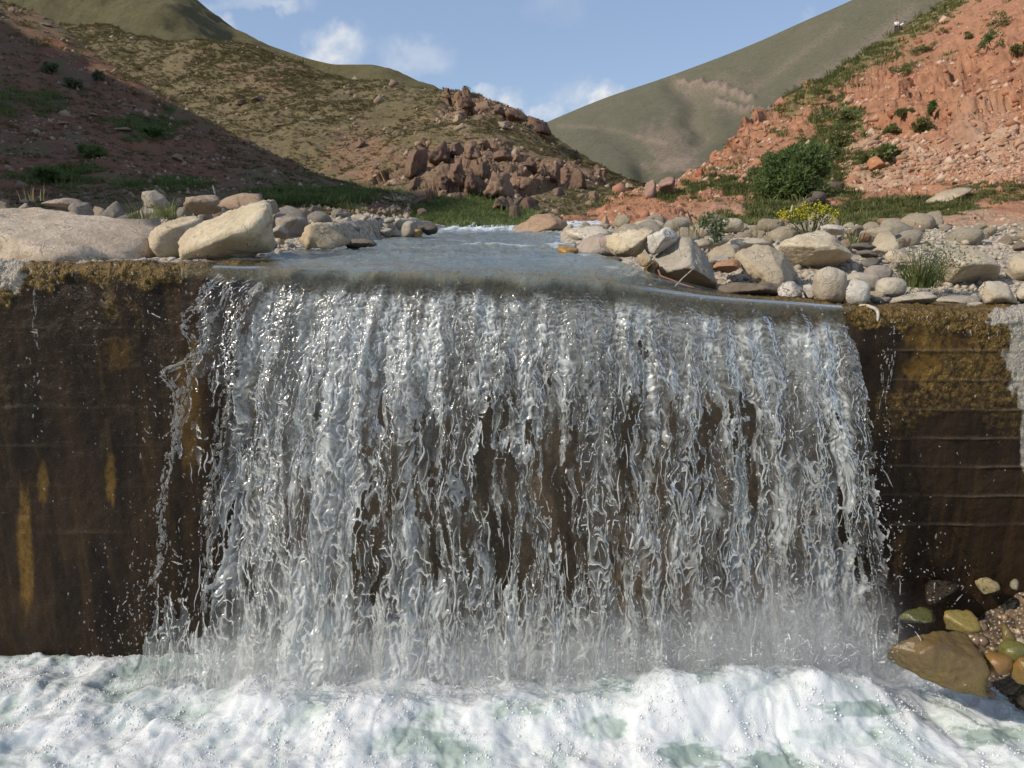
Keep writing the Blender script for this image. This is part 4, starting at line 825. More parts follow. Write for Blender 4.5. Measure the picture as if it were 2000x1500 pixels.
# ---- left end of the weir
hero('boulder', 'large pinkish beige boulder with a long sloping side on the far left of the crest', [(-130, 440), (20, 406), (80, 404), (130, 420), (215, 446), (272, 452), (300, 470), (302, 516), (-130, 522)], 4.02, (.55, .465, .37), 3, depth=.85, sub=5, rough=.06, extra=5)
hero('boulder', 'cream boulder wedged between the big pinkish boulder and the slanted cream boulder', [(296, 444), (318, 424), (384, 421), (388, 440), (362, 500), (312, 504), (298, 482)], 4.12, (.54, .46, .33), 14, depth=1.2, rough=.06)
hero('boulder', 'big cream boulder with a raised right end, overhanging the water at the fall\'s left edge', [(328, 452), (345, 443), (430, 406), (480, 389), (518, 390), (528, 425), (522, 468), (480, 497), (400, 514), (365, 520), (337, 482)], 3.90, cream, 5, depth=.95, sub=5, rough=.055)
hero('boulder', 'small knobbly stone touching the raised end of the big cream boulder', box_px(518, 389, 541, 418), 4.15, (.40, .34, .27), 6, cat='stone')
hero('boulder', 'flat grey brown slab lying behind the left boulders', [(352, 411), (365, 386), (405, 380), (432, 384), (430, 412), (390, 419)], 5.3, brown, 7)
hero('boulder', 'pinkish slab showing behind the top of the big cream boulder', [(420, 413), (445, 388), (480, 376), (520, 380), (523, 411)], 5.05, (.40, .30, .225), 8)
hero('boulder', 'upright rounded grey stone topping the left stone bank against the shaded hill', [(271, 385), (278, 373), (300, 371), (320, 385), (331, 402), (318, 409), (280, 407)], 5.6, (.37, .33, .275), 9)
hero('boulder', 'grey brown boulder on the bank just right of the big cream boulder', [(527, 417), (560, 418), (590, 428), (606, 450), (600, 472), (530, 472)], 5.0, (.31, .265, .215), 10)
hero('boulder', 'small grey stone leaning at the foot of the grey brown boulder', box_px(529, 440, 561, 469), 4.6, (.38, .34, .29), 11, cat='stone')
hero('boulder', 'cream and brown pitted boulder standing in the water\'s left edge', [(580, 463), (590, 447), (625, 434), (645, 437), (660, 452), (681, 478), (677, 487), (590, 486)], 4.55, (.50, .41, .285), 12, rough=.09)
hero('boulder', 'smooth grey slab behind the pitted boulder', [(628, 450), (650, 429), (680, 425), (702, 440), (706, 461), (640, 463)], 6.4, grey, 13)
hero('boulder', 'low dark wet slab at the waterline right of the pitted boulder', [(672, 472), (690, 466), (728, 470), (737, 486), (680, 487)], 4.65, (.20, .175, .145), 15, mat=M_rock, cat='stone')
hero('boulder', 'dark grey block just above the big pinkish boulder', [(126, 404), (140, 393), (165, 400), (179, 420), (165, 428), (135, 426)], 4.95, (.28, .25, .22), 16, cat='stone')
hero('boulder', 'long flat pinkish stone behind the big pinkish boulder', [(78, 402), (90, 390), (130, 386), (150, 398), (140, 408)], 5.1, (.38, .31, .25), 17, cat='stone')
hero('pebble', 'small rounded pebble stuck in the gap under the slanted cream boulder', box_px(313, 503, 331, 519), 3.86, (.42, .36, .28), 18, 'cobble', cat='stone', sub=3)
hero('pebble', 'small pale flake of stone in the gap under the slanted cream boulder', box_px(326, 502, 344, 519), 3.85, (.50, .45, .36), 19, cat='stone', sub=3)
# the stacked pile at the water's edge
pile = [(680, 417, 717, 443, 'cream angular stone at the upper left of the stone pile'), (707, 414, 726, 427, 'pale sliver on top of the stone pile'), (728, 420, 744, 430, 'small pale block on the top of the pile'), (719, 428, 739, 448, 'round beige stone with a dark hollow under it in the pile'),
        (734, 434, 764, 453, 'grey faceted stone in the middle of the pile'), (750, 424, 772, 436, 'flat grey stone at the back top of the pile'), (767, 424, 789, 450, 'pointed pale stone leaning right in the pile'), (783, 430, 810, 465, 'largest pale grey stone on the right of the pile'),
        (740, 443, 768, 464, 'pale wedge at the foot of the pile'), (755, 449, 783, 465, 'pale grey stone touching the water below the pile'), (806, 430, 816, 446, 'tiny pale stone by the largest one of the pile'), (799, 446, 825, 467, 'ochre stone at the right foot of the pile'),
        (697, 439, 723, 462, 'grey brown stone at the left foot of the pile'), (686, 449, 705, 464, 'small pale square stone at the left foot of the pile'), (709, 454, 738, 465, 'flat grey stone at the waterline under the pile'), (812, 437, 855, 460, 'dark sloping stone at the right end of the pile'), (658, 444, 672, 457, 'small grey stone left of the pile')]
for i, (x0, y0, x1, y1, lb) in enumerate(pile):
    col = (.40, .27, .12) if 'ochre' in lb else (.13, .11, .095) if 'dark sloping' in lb else [(.47, .42, .34), (.40, .37, .32), (.35, .325, .28)][i % 3]
    hero('pile_stone', lb, box_px(x0, y0, x1, y1, s=i), 6.9 + .25 * math.sin(i * 2.3) + (465 - y1) * .012, col, 200 + i, cat='stone', sub=3, group='stones of the pile at the water\'s left edge', rough=.06)
# ---- right bank
hero('boulder', 'bright ochre wet stone at the water\'s right edge', box_px(1090, 480, 1131, 498), 4.35, (.50, .27, .045), 30, mat=M_wet, cat='stone', sub=3)
hero('boulder', 'pale layered slab at the water\'s far right edge', [(1104, 468), (1110, 450), (1130, 442), (1180, 440), (1192, 455), (1170, 479), (1120, 479)], 5.3, pale_c, 31, rough=.07)
hero('boulder', 'grey tilted slab between the pale slab and the cream boulder', [(1120, 497), (1160, 462), (1178, 455), (1201, 456), (1190, 502), (1175, 506), (1125, 505)], 4.4, (.40, .34, .295), 32)
hero('boulder', 'lumpy cream boulder left of the smooth pale grey boulder', [(1184, 486), (1196, 458), (1240, 444), (1284, 447), (1268, 470), (1245, 502), (1195, 505)], 4.28, (.60, .53, .39), 33, rough=.08)
hero('boulder', 'smooth pale grey boulder propped on the large grey boulder', [(1262, 482), (1268, 465), (1312, 444), (1331, 460), (1326, 473), (1290, 495), (1263, 499)], 4.2, (.54, .52, .47), 34)
hero('boulder', 'large grey boulder at the fall\'s right edge with twigs caught under it', [(1283, 512), (1300, 490), (1340, 463), (1358, 463), (1380, 486), (1393, 535), (1408, 565), (1395, 572), (1340, 560), (1300, 547)], 4.12, (.40, .37, .315), 35, depth=1.1, sub=5, rough=.065)
hero('boulder', 'olive mossy stone against the left of the large grey boulder', [(1255, 522), (1270, 508), (1290, 512), (1293, 541), (1275, 547), (1258, 539)], 4.15, (.16, .11, .035), 36, mat=M_wet, cat='stone', sub=3)
hero('boulder', 'dark wet stone breaking the water\'s right edge', box_px(1173, 501, 1216, 519), 3.98, (.12, .085, .045), 37, mat=M_wet, cat='stone', sub=3)
hero('boulder', 'tan stone behind the olive mossy stone', box_px(1246, 496, 1272, 521), 4.1, (.46, .37, .25), 38, cat='stone', sub=3)
hero('boulder', 'rounded tan boulder right of the large grey boulder', [(1385, 507), (1395, 488), (1420, 476), (1445, 483), (1453, 493), (1430, 512), (1390, 523)], 4.5, (.41, .355, .27), 39, rough=.04)
hero('boulder', 'flat grey stone under the rounded tan boulder', box_px(1384, 497, 1432, 524), 4.4, (.40, .37, .32), 40, cat='stone')
hero('boulder', 'pinkish orange stone under the rounded tan boulder', [(1393, 526), (1415, 508), (1440, 506), (1453, 520), (1440, 535), (1400, 535)], 4.2, (.47, .28, .17), 41, cat='stone')
hero('boulder', 'broad beige boulder with a shaded right side in the middle of the right bank', [(1440, 507), (1465, 481), (1520, 478), (1552, 500), (1573, 541), (1566, 557), (1490, 562), (1450, 537)], 4.28, (.48, .415, .31), 42, depth=1.1, sub=5, rough=.05)
hero('boulder', 'big flat faced cream boulder facing the camera on the right bank', [(1528, 482), (1560, 455), (1640, 450), (1660, 460), (1681, 505), (1676, 527), (1650, 537), (1590, 534), (1560, 512)], 4.72, (.55, .49, .37), 43, depth=.9, sub=5, rough=.05)
hero('boulder', 'low cream slab behind the broad beige boulder', [(1418, 482), (1440, 463), (1500, 466), (1524, 481), (1470, 494)], 5.0, (.53, .47, .36), 44)
hero('cobble', 'pale cobble left of the tall oblong cobble on the crest', [(1519, 574), (1530, 552), (1552, 550), (1571, 568), (1565, 584), (1525, 584)], 3.95, (.53, .50, .45), 45, cat='stone')
hero('cobble', 'tall oblong grey cobble standing upright on the crest', box_px(1594, 522, 1649, 592), 3.83, (.47, .42, .345), 46, 'cobble', cat='stone', rough=.06)
hero('cobble', 'round white cobble in the tall cobble\'s shadow', box_px(1643, 546, 1696, 599), 3.80, (.55, .53, .48), 47, 'cobble', cat='stone', rough=.05)
hero('cobble', 'small pale stone hidden behind the tall oblong cobble', box_px(1571, 556, 1602, 587), 3.97, (.52, .49, .44), 48, cat='stone', sub=3)
hero('cobble', 'speckled grey cobble behind the round white cobble', box_px(1688, 518, 1741, 554), 4.12, (.37, .34, .30), 49, 'cobble', cat='stone')
hero('cobble', 'beige cobble in front of the grass tuft', box_px(1713, 542, 1767, 580), 3.93, (.46, .42, .345), 50, 'cobble', cat='stone')
hero('cobble', 'wide beige cobble between the oblong and the speckled cobble', box_px(1650, 533, 1716, 572), 4.08, (.46, .42, .35), 51, 'cobble', cat='stone')
hero('boulder', 'flat grey slab on the crest below the grass tuft', [(1738, 596), (1790, 578), (1820, 570), (1833, 580), (1831, 602), (1745, 602)], 3.80, (.43, .39, .325), 52, cat='stone', rough=.03)
hero('cobble', 'small tan stone beside the round white cobble', box_px(1694, 569, 1727, 588), 3.9, (.45, .38, .28), 53, 'cobble', cat='stone', sub=3)
hero('cobble', 'dark grey flat stone left of the flat grey slab', box_px(1706, 580, 1746, 602), 3.84, (.24, .225, .205), 54, cat='stone', sub=3)
hero('boulder', 'long flat grey stone under the big right hand boulder', [(1828, 592), (1850, 577), (1900, 576), (1927, 586), (1900, 599), (1840, 602)], 3.97, (.44, .405, .34), 55, cat='stone', rough=.03)
hero('boulder', 'angular beige block on the crest at the right', [(1922, 587), (1940, 552), (1980, 550), (1996, 580), (1986, 601), (1930, 600)], 3.83, (.49, .445, .365), 56, depth=1.2)
hero('cobble', 'small flat stone at the left foot of the angular block', box_px(1890, 590, 1927, 604), 3.80, (.46, .42, .35), 57, cat='stone', sub=3)
hero('boulder', 'big beige boulder with a shaded face behind the grass tuft', [(1838, 502), (1855, 480), (1930, 485), (1975, 505), (1981, 535), (1968, 567), (1920, 579), (1880, 572), (1845, 542)], 4.4, (.50, .44, .335), 58, depth=1.1, sub=5, rough=.05)
hero('boulder', 'beige boulder cut by the picture edge on the crest', [(1988, 570), (2000, 550), (2050, 548), (2070, 600), (1992, 603)], 3.9, (.47, .42, .34), 59)
hero('boulder', 'beige boulder behind the angular block, cut by the picture edge', [(1976, 520), (1990, 497), (2060, 490), (2070, 560), (1985, 562)], 4.5, (.48, .42, .32), 60)
hero('boulder', 'dark flat slab under the broad beige boulder', [(1408, 566), (1440, 553), (1500, 553), (1532, 576), (1520, 586), (1420, 582)], 3.98, (.19, .16, .125), 61, cat='stone')
hero('boulder', 'narrow dark slab wedged right of the broad beige boulder', box_px(1478, 550, 1536, 572), 4.08, (.22, .19, .15), 62, cat='stone', sub=3)
hero('cobble', 'round red brown pebble above the dark stacked slabs', box_px(1678, 455, 1700, 474), 5.2, (.30, .19, .13), 63, 'cobble', cat='stone', sub=3)
hero('boulder', 'beige boulder with a rounded top right of the red brown pebble', [(1708, 490), (1730, 455), (1752, 450), (1762, 475), (1745, 499), (1720, 499)], 5.0, (.46, .41, .32), 64)
for i, q in enumerate([(1664, 474, 1716, 492, 'uppermost of the dark slabs stacked right of the flat faced cream boulder'), (1676, 488, 1722, 506, 'middle one of the dark slabs stacked right of the flat faced cream boulder'), (1680, 503, 1736, 522, 'lowest of the dark slabs stacked right of the flat faced cream boulder')]):
    hero('slab', q[4], box_px(*q[:4]), 4.85 - .05 * i, (.20, .185, .165), 65 + i, cat='stone', sub=3, group='dark stacked slabs')
hero('boulder', 'white knobbly stone on top of the flat faced cream boulder\'s back', box_px(1606, 438, 1653, 460), 5.45, (.55, .52, .48), 68, rough=.12)
hero('boulder', 'rounded beige boulder on the skyline of the right bank', box_px(1405, 426, 1452, 454), 6.4, (.48, .43, .33), 69, 'cobble')
hero('boulder', 'long low beige stone sloping below the rounded beige boulder', box_px(1725, 486, 1790, 514), 4.75, (.46, .40, .31), 70)
hero('boulder', 'cream stone leaning at the left end of the low cream slab', box_px(1375, 462, 1425, 486), 5.3, (.47, .42, .33), 71)
hero('boulder', 'thin slanting stone behind the large grey boulder\'s top', box_px(1355, 466, 1394, 486), 5.0, (.42, .38, .31), 72, sub=3, cat='stone')
hero('boulder', 'long pale slab lying along the back of the right bank', box_px(1236, 428, 1300, 450), 6.8, (.50, .43, .34), 73)
# ---- beyond the banks
hero('boulder', 'large pinkish brown boulder at the bend where the stream vanishes', [(988, 466), (1005, 440), (1035, 420), (1070, 416), (1105, 438), (1118, 470), (1050, 482), (1000, 476)], 8.7, (.36, .255, .18), 80, depth=1.1, sub=5, rough=.05)
hero('boulder', 'small upright triangular tan stone behind the right bank', [(1171, 450), (1186, 420), (1198, 450)], 7.8, (.42, .29, .20), 81, cat='stone', sub=3)
hero('cobble', 'grey wet stone at the foot of the pinkish boulder', box_px(1100, 452, 1130, 470), 7.6, (.30, .25, .2), 82, cat='stone', sub=3)

# ---- crags and boulders on the slopes: placed on the hill they stand on
for k in ('spur', 'red', 'near', 'far'): globals()['BV_' + k] = bvh_of(hills[k])
cam0 = Vector((0, 0, CZ))
def sight(px, py, *names):
    best = None
    for nme in names:
        h = globals()['BV_' + nme].ray_cast(cam0, ray(px, py))
        if h[0] is not None and (best is None or h[3] < best[3]): best = h
    return best
def crag(name, label, out_px, hill, col, seed, depth=1.2, sub=4, p=80, rough=.13, cat='rock', group=None, sink=.1, mat=None):
    pts = np.array(out_px, float); y1 = pts[:, 1].max(); cx = pts[:, 0].mean()
    h = sight(cx, y1 - .15 * np.ptp(pts[:, 1]), hill) or sight(cx, y1 - 4, 'spur', 'red', 'near', 'far')
    if h is None: return None
    Y = h[0].y; pts[:, 1] = y1 + (pts[:, 1] - y1) * (1 + sink)
    o = hero(name, label, pts + np.array([0, sink * np.ptp(pts[:, 1]) * .6]), Y + .12 * np.ptp(pts[:, 0]) * Y / FPX, col, seed, depth=depth, mat=mat or M_crag, sub=sub, p=p, rough=rough, cat=cat, group=group, smooth=False, vert=name == 'outcrop_rock')
    return o
rc = [(.20, .132, .098), (.165, .112, .083), (.235, .165, .122), (.185, .13, .10)]
outc = [([(781, 352), (796, 300), (812, 287), (834, 300), (830, 356)], 'tall leaning pillar at the left end of the outcrop'), ([(838, 326), (842, 282), (862, 273), (880, 290), (876, 328)], 'tall block right of the leaning pillar'), ([(905, 312), (908, 284), (922, 274), (941, 286), (938, 314)], 'rounded tower at the outcrop\'s highest point'),
        ([(876, 308), (882, 280), (900, 276), (910, 308)], 'block left of the rounded tower'), ([(876, 366), (880, 325), (900, 309), (910, 318), (908, 367)], 'bright faced slab in the outcrop\'s middle'), ([(906, 383), (908, 345), (920, 337), (932, 350), (930, 386)], 'narrow pillar below the bright faced slab'), ([(944, 398), (950, 350), (962, 334), (990, 336), (1006, 356), (1002, 400)], 'broad pyramid shaped crag in the middle'),
        ([(960, 416), (968, 392), (985, 384), (1003, 400), (1004, 418)], 'dome shaped block at the foot of the pyramid crag'), ([(1012, 414), (1022, 390), (1042, 384), (1058, 402), (1056, 416)], 'dark block at the outcrop\'s lower right'), ([(850, 368), (855, 345), (872, 338), (882, 352), (880, 372)], 'knobbly block left of the bright faced slab'), ([(854, 390), (858, 372), (874, 370), (876, 392)], 'small block under the knobbly one'),
        ([(880, 394), (886, 378), (904, 376), (912, 394)], 'low block at the foot of the narrow pillar'), ([(960, 320), (963, 296), (980, 291), (1002, 300), (1000, 322)], 'first block of the right hand row, nearest the tower'), ([(1017, 336), (1020, 312), (1036, 306), (1050, 316), (1048, 339)], 'second block of the right hand row'), ([(1047, 346), (1049, 324), (1060, 319), (1070, 330), (1069, 347)], 'third block of the right hand row'),
        ([(1069, 354), (1072, 322), (1084, 316), (1096, 326), (1094, 356)], 'tallest block of the right hand row'), ([(1093, 356), (1096, 328), (1106, 323), (1116, 332), (1114, 357)], 'slab beside the row\'s tallest block'), ([(1112, 376), (1116, 340), (1126, 327), (1142, 338), (1148, 374)], 'last and widest block of the right hand row'), ([(1146, 394), (1150, 376), (1164, 372), (1173, 394)], 'rounded boulder right of the block row'),
        ([(1190, 402), (1198, 384), (1208, 402)], 'small pointed pale rock near the red bank'), ([(777, 410), (786, 396), (800, 393), (808, 410)], 'left one of three boulders on the grass'), ([(803, 406), (810, 388), (828, 384), (836, 396), (832, 408)], 'upper one of three boulders on the grass'), ([(810, 428), (813, 408), (832, 406), (837, 426)], 'square boulder, lowest of three on the grass'), ([(801, 372), (808, 350), (818, 345), (822, 370)], 'pointed stone at the foot of the leaning pillar'),
        ([(882, 210), (884, 193), (896, 189), (900, 208)], 'first knob at the left of the ridge crag'), ([(894, 212), (900, 190), (918, 186), (930, 196), (928, 213)], 'arched block of the ridge crag'), ([(926, 220), (930, 197), (950, 194), (962, 206), (960, 222)], 'cracked block of the ridge crag'), ([(958, 226), (964, 206), (980, 204), (990, 214), (988, 228)], 'middle block of the ridge crag'), ([(986, 242), (990, 214), (1012, 212), (1032, 226), (1030, 244)], 'wide block of the ridge crag'),
        ([(1028, 260), (1032, 228), (1052, 230), (1068, 244), (1078, 262)], 'last sloping block of the ridge crag'), ([(880, 242), (886, 228), (898, 222), (908, 242)], 'pale triangular rock under the ridge crag'), ([(974, 250), (980, 238), (994, 236), (1002, 252)], 'grey rock under the ridge crag\'s middle'), ([(849, 239), (855, 229), (864, 238)], 'pale small rock left of the pale triangular rock'),
        ([(930, 345), (936, 318), (948, 312), (958, 330), (954, 350)], 'dark recessed block between the slab and the pyramid crag'), ([(1000, 318), (1004, 300), (1016, 302), (1020, 322)], 'low block between the row\'s first and second blocks'), ([(1076, 384), (1082, 368), (1096, 366), (1104, 384)], 'low stone under the row\'s tallest block'), ([(690, 290), (700, 268), (712, 272), (716, 292)], 'lone red crag on the slope above the shadow\'s edge'),
        ([(458, 206), (462, 196), (476, 193), (482, 205)], 'small crag high on the long spur, left of its neighbour'), ([(484, 204), (490, 192), (504, 186), (514, 198)], 'small crag high on the long spur, right of its neighbour'), ([(534, 248), (542, 240), (560, 240), (566, 248)], 'flat low crag in the middle of the long spur'), ([(1218, 372), (1224, 356), (1236, 360), (1240, 374)], 'small pale knob at the spur\'s right foot')]
for i, (o_, lb) in enumerate(outc):
    col = (.36, .285, .215) if 'pale' in lb else (.30, .245, .195) if 'grey' in lb else (.14, .097, .074) if 'dark' in lb else rc[i % 4]
    crag('outcrop_rock', 'red brown rock: ' + lb if not ('pale' in lb or 'grey' in lb) else lb, o_, 'spur', col, 300 + i, group='rocks of the outcrop on the spur', depth=1.1)
crag('boulder', 'smaller left one of the twin pinkish boulders at the valley mouth', [(1256, 384), (1258, 359), (1274, 351), (1284, 362), (1283, 388)], 'red', (.35, .235, .19), 401, cat='boulder', rough=.05, sub=4)
crag('boulder', 'larger right one of the twin pinkish boulders at the valley mouth', [(1283, 382), (1288, 354), (1308, 345), (1322, 356), (1318, 376), (1304, 388)], 'red', (.34, .22, .18), 402, cat='boulder', rough=.07, sub=4)
crag('boulder', 'round orange boulder above the red bank, right of the green bush', [(1697, 334), (1704, 312), (1720, 304), (1736, 318), (1732, 338)], 'red', (.42, .21, .12), 403, cat='boulder', rough=.05, sub=4)
crag('slab', 'long pale slab tilted on the grassy slope at the right', [(1812, 400), (1868, 374), (1898, 365), (1900, 376), (1850, 400)], 'red', (.44, .37, .28), 404, cat='slab', sub=4, rough=.03)
crag('pinnacle', 'small red pinnacle on the skyline left of the red slope', [(1360, 346), (1366, 330), (1374, 328), (1378, 346)], 'red', (.36, .13, .08), 405, cat='rock')
crag('boulder', 'reddish stone in the green patch left of the yellow flowers', [(1508, 442), (1520, 432), (1540, 426), (1536, 442)], 'red', (.40, .22, .15), 406, cat='stone')
for i, (x, y, w, h) in enumerate([(345, 316, 22, 16), (345, 277, 12, 12), (495, 290, 10, 8), (260, 212, 10, 8), (235, 258, 40, 12), (120, 245, 22, 9), (180, 228, 18, 8), (90, 52, 22, 9), (480, 284, 18, 12), (330, 350, 10, 7), (60, 330, 12, 7), (430, 330, 12, 8)]):
    crag('slope_stone', ['pale rock lying in the shaded hillside', 'small pale stone lying in the shaded hillside'][h < 10], box_px(x - w / 2, y - h, x + w / 2, y, s=i), 'near', (.27, .20, .15), 430 + i, group='pale stones strewn over the shaded hillside', cat='stone')
rg = np.random.RandomState(77); cnt = 0
strat = [crag_i for crag_i in range(0)]
meshes = []
for k in range(8):
    O = [(math.cos(a) * 1.0 * rg.uniform(.8, 1.1), math.sin(a) * rg.uniform(.25, .42)) for a in np.linspace(0, 6.28, 9)[:-1]]
    V, F = poly_rock(O, 1.1, 500 + k, 2, 26, .08); meshes.append(raw_mesh('scree_slab', V, F, False)); meshes[-1].materials.append(M_crag)
def on_slope(n, x0, x1, y0, y1, smin, smax, name, label, group, cols, hill='red', mset=None, seed=1, tilt=.35, cat='stone', test=None):
    r_ = np.random.RandomState(seed); k = 0; tries = 0
    while k < n and tries < n * 8:
        tries += 1; x, y = r_.uniform(x0, x1), r_.uniform(y0, y1)
        if test and not test(x, y): continue
        h = sight(x, y, hill)
        if h is None: continue
        s = r_.uniform(smin, smax) * (1 + .8 * r_.rand() ** 4) * h[0].y / FPX * .5
        me = mset[r_.randint(len(mset))]; o = bpy.data.objects.new(name, me); COL.objects.link(o); o.location = h[0] + Vector((0, 0, s * .12)); o.scale = (s, s * r_.uniform(.7, 1), s * r_.uniform(.7, 1.2))
        o.rotation_euler = (r_.uniform(-tilt, tilt), r_.uniform(-tilt, tilt) - .25, r_.uniform(-.8, .8)); c = cols[r_.randint(len(cols))]; f = r_.uniform(.85, 1.12); o.color = (c[0] * f, c[1] * f, c[2] * f, 1)
        q = s / (h[0].y / FPX * .5); v_ = ['upper', 'middle', 'lower'][min(2, int(3 * (y - y0) / (y1 - y0)))]; u_ = ['left', 'central', 'right'][min(2, int(3 * (x - x0) / (x1 - x0)))]; sw = 'small' if q < smin + .33 * (smax - smin) else 'middling' if q < smin + .8 * (smax - smin) else 'large'
        tag(o, f'{sw} {label}, in its {v_} {u_} part', cat, group); k += 1
on_slope(150, 1650, 2010, 268, 362, 9, 26, 'scree_slab', 'thin pinkish slab of the layered band', 'rock slabs of the layered band below the cliff', [(.44, .28, .19), (.40, .25, .165), (.47, .33, .235)], 'red', meshes, 3)
chunk = []
for k in range(8):
    O = [(math.cos(a) * rg.uniform(.75, 1.1), math.sin(a) * rg.uniform(.6, .95)) for a in np.linspace(0, 6.28, 9)[:-1]]
    V, F = poly_rock(O, 1.7, 520 + k, 2, 60, .12); chunk.append(raw_mesh('loose_rock', V, F, False)); chunk[-1].materials.append(M_crag)
on_slope(130, 1380, 2005, 40, 330, 5, 13, 'loose_rock', 'loose red rock on the red slope', 'loose rocks on the red slope', [(.38, .17, .10), (.42, .22, .14), (.34, .15, .09)], 'red', chunk, 4)
on_slope(50, 640, 1240, 215, 400, 4, 11, 'loose_rock', 'loose brown rock on the sunlit spur', 'loose rocks on the sunlit spur', [(.36, .25, .18), (.30, .2, .15), (.42, .32, .24)], 'spur', chunk, 5)
on_slope(26, 1210, 1500, 395, 445, 2.5, 6, 'loose_rock', 'loose stone on the low red bank', 'loose stones on the low red bank', [(.42, .25, .17), (.45, .31, .23)], 'red', chunk, 6)

# ---- loose stones of the two banks
stones = []
for k in range(14):
    if k % 2:
        V, F = cobble(2.0, 1.7, 1.35, 600 + k, 3, rough=.09)
    else:
        O = [(math.cos(a) * rg.uniform(.8, 1.08), math.sin(a) * rg.uniform(.55, .85)) for a in np.linspace(0, 6.28, 10)[:-1]]; V, F = poly_rock(O, 1.6, 620 + k, 4, 50, .07)
    stones.append(raw_mesh('river_stone', V, F)); stones[-1].materials.append(M_rock)
gcols = [(.36, .335, .295), (.42, .385, .32), (.31, .285, .25), (.46, .42, .34), (.40, .345, .27), (.34, .30, .25)]
rcols = [(.48, .43, .34), (.52, .48, .39), (.43, .39, .32), (.47, .405, .31), (.50, .44, .33), (.40, .33, .25)]
def tone_word(c): return 'grey' if c[0] - c[2] < .085 else 'tan' if c[0] < .44 else 'cream'
def size_word(q): return 'tiny' if q < .3 else 'small' if q < .62 else 'medium sized'
def beside(x, Y):
    d, lb = min(((x - a) ** 2 + (Y - b) ** 2, l) for a, b, l in HEROES if 3.7 < b < 8.8)
    w = []
    for q in lb.split():
        if w and q.rstrip(',') in ('with', 'at', 'in', 'on', 'by', 'behind', 'under', 'lying', 'standing', 'touching', 'facing', 'wedged', 'between', 'of', 'cut', 'just', 'showing', 'topping', 'leaning', 'breaking', 'right', 'left', 'beside', 'below', 'above', 'against', 'propped', 'sloping', 'hidden', 'stuck', 'where', 'near', 'to', 'as', 'overhanging'): break
        w.append(q.rstrip(','))
    return ' '.join(w[:6])
def bank_stones(n, xf, Y0, Y1, smin, smax, label, group, cols, seed, sep=.75):
    r_ = np.random.RandomState(seed); k = 0; tries = 0
    while k < n and tries < 20000:
        tries += 1; Y = Y0 + (Y1 - Y0) * r_.rand() ** 1.25; a, b = xf(Y); x = r_.uniform(a, b)
        s = smin + (smax - smin) * r_.rand() ** 2.2
        if any((x - q[0]) ** 2 + (Y - q[1]) ** 2 < (sep * (s + q[2])) ** 2 for q in placed): continue
        z = float(bank_z(np.array([x]), np.array([Y]))[0])
        if z < float(water_z(np.array([x]), np.array([Y]))[0]) - .03: continue
        o = bpy.data.objects.new('river_stone', stones[r_.randint(14)]); COL.objects.link(o); f = r_.uniform(.65, 1.05)
        o.scale = (s, s * r_.uniform(.75, 1.1), s * f); o.location = (x, Y, z + s * f * r_.uniform(.25, .5)); o.rotation_euler = (r_.uniform(-.5, .5), r_.uniform(-.5, .5), r_.uniform(0, 6.28))
        c = cols[r_.randint(len(cols))]; g = r_.uniform(.82, 1.14); o.color = (c[0] * g, c[1] * g, c[2] * g, 1); tag(o, f"{size_word((s - smin) / (smax - smin))} {tone_word(c)} {'rounded' if int(o.data.name.split('.')[-1] if '.' in o.data.name else 0) % 2 else 'angular'} stone on the {'left' if x < 0 else 'right'} bank beside the {beside(x, Y)}", 'stone', group); placed.append((x, Y, s)); k += 1
bank_stones(60, lambda Y: (-(1.0) * Y * .72, chanL(Y) - .1), 5.0, 7.4, .05, .15, 'loose grey stone on the gravel bank behind the left boulders', 'loose stones on the left bank', gcols, 21, .7)
bank_stones(66, lambda Y: (-(1.0) * Y * .72, chanL(Y) - .05), 4.4, 7.6, .035, .085, 'loose grey stone on the gravel bank behind the left boulders', 'loose stones on the left bank', gcols, 22, .7)
bank_stones(70, lambda Y: (chanR(Y) + .1, Y * .72), 4.6, 7.6, .06, .15, 'loose pale stone on the right bank behind the big boulders', 'loose stones on the right bank', rcols, 23, .68)
bank_stones(100, lambda Y: (chanR(Y) + .06, Y * .72), 3.95, 7.4, .03, .075, 'loose pale stone on the right bank behind the big boulders', 'loose stones on the right bank', rcols, 24, .7)
# finer gravel between them
r_ = np.random.RandomState(9); V0, F0 = ico(1); n = 4200; Vs = []
Yg = 3.95 + 4.2 * r_.rand(n) ** 1.4; sgn = r_.rand(n) < .42; xg = np.where(sgn, chanL(Yg) - .02 - r_.rand(n) * (Yg * .72 + chanL(Yg)), chanR(Yg) + .02 + r_.rand(n) * (Yg * .74 - chanR(Yg)))
zg = bank_z(xg, Yg); sg = .008 + .024 * r_.rand(n) ** 2.5
V = V0[None] * (sg[:, None] * r_.uniform(.6, 1.25, (n, 3)))[:, None, :] * (1 + .18 * r_.normal(size=(n, len(V0), 1))) + np.stack([xg, Yg, zg + sg * .3], 1)[:, None, :]
F = (F0[None] + (np.arange(n) * len(V0))[:, None, None]).reshape(-1, 3)
m, t, out = new_mat('pebbles'); rv = t.attr('tone'); nb = t.noise(t.n('ShaderNodeNewGeometry').outputs['Position'], 90, 3)
principled(t, out, t.mix(t.mr(nb, .35, .7), t.ramp(rv, [(0, (.24, .215, .185)), (.4, (.36, .32, .26)), (.7, (.45, .40, .31)), (1, (.40, .30, .22))]), (.40, .36, .29, 1)), .92, None, .2); M_peb = m
obj('gravel', raw_mesh('gravel', V.reshape(-1, 3), F, False, dict(tone=np.repeat(r_.rand(n), len(V0)))), M_peb, kind='stuff')

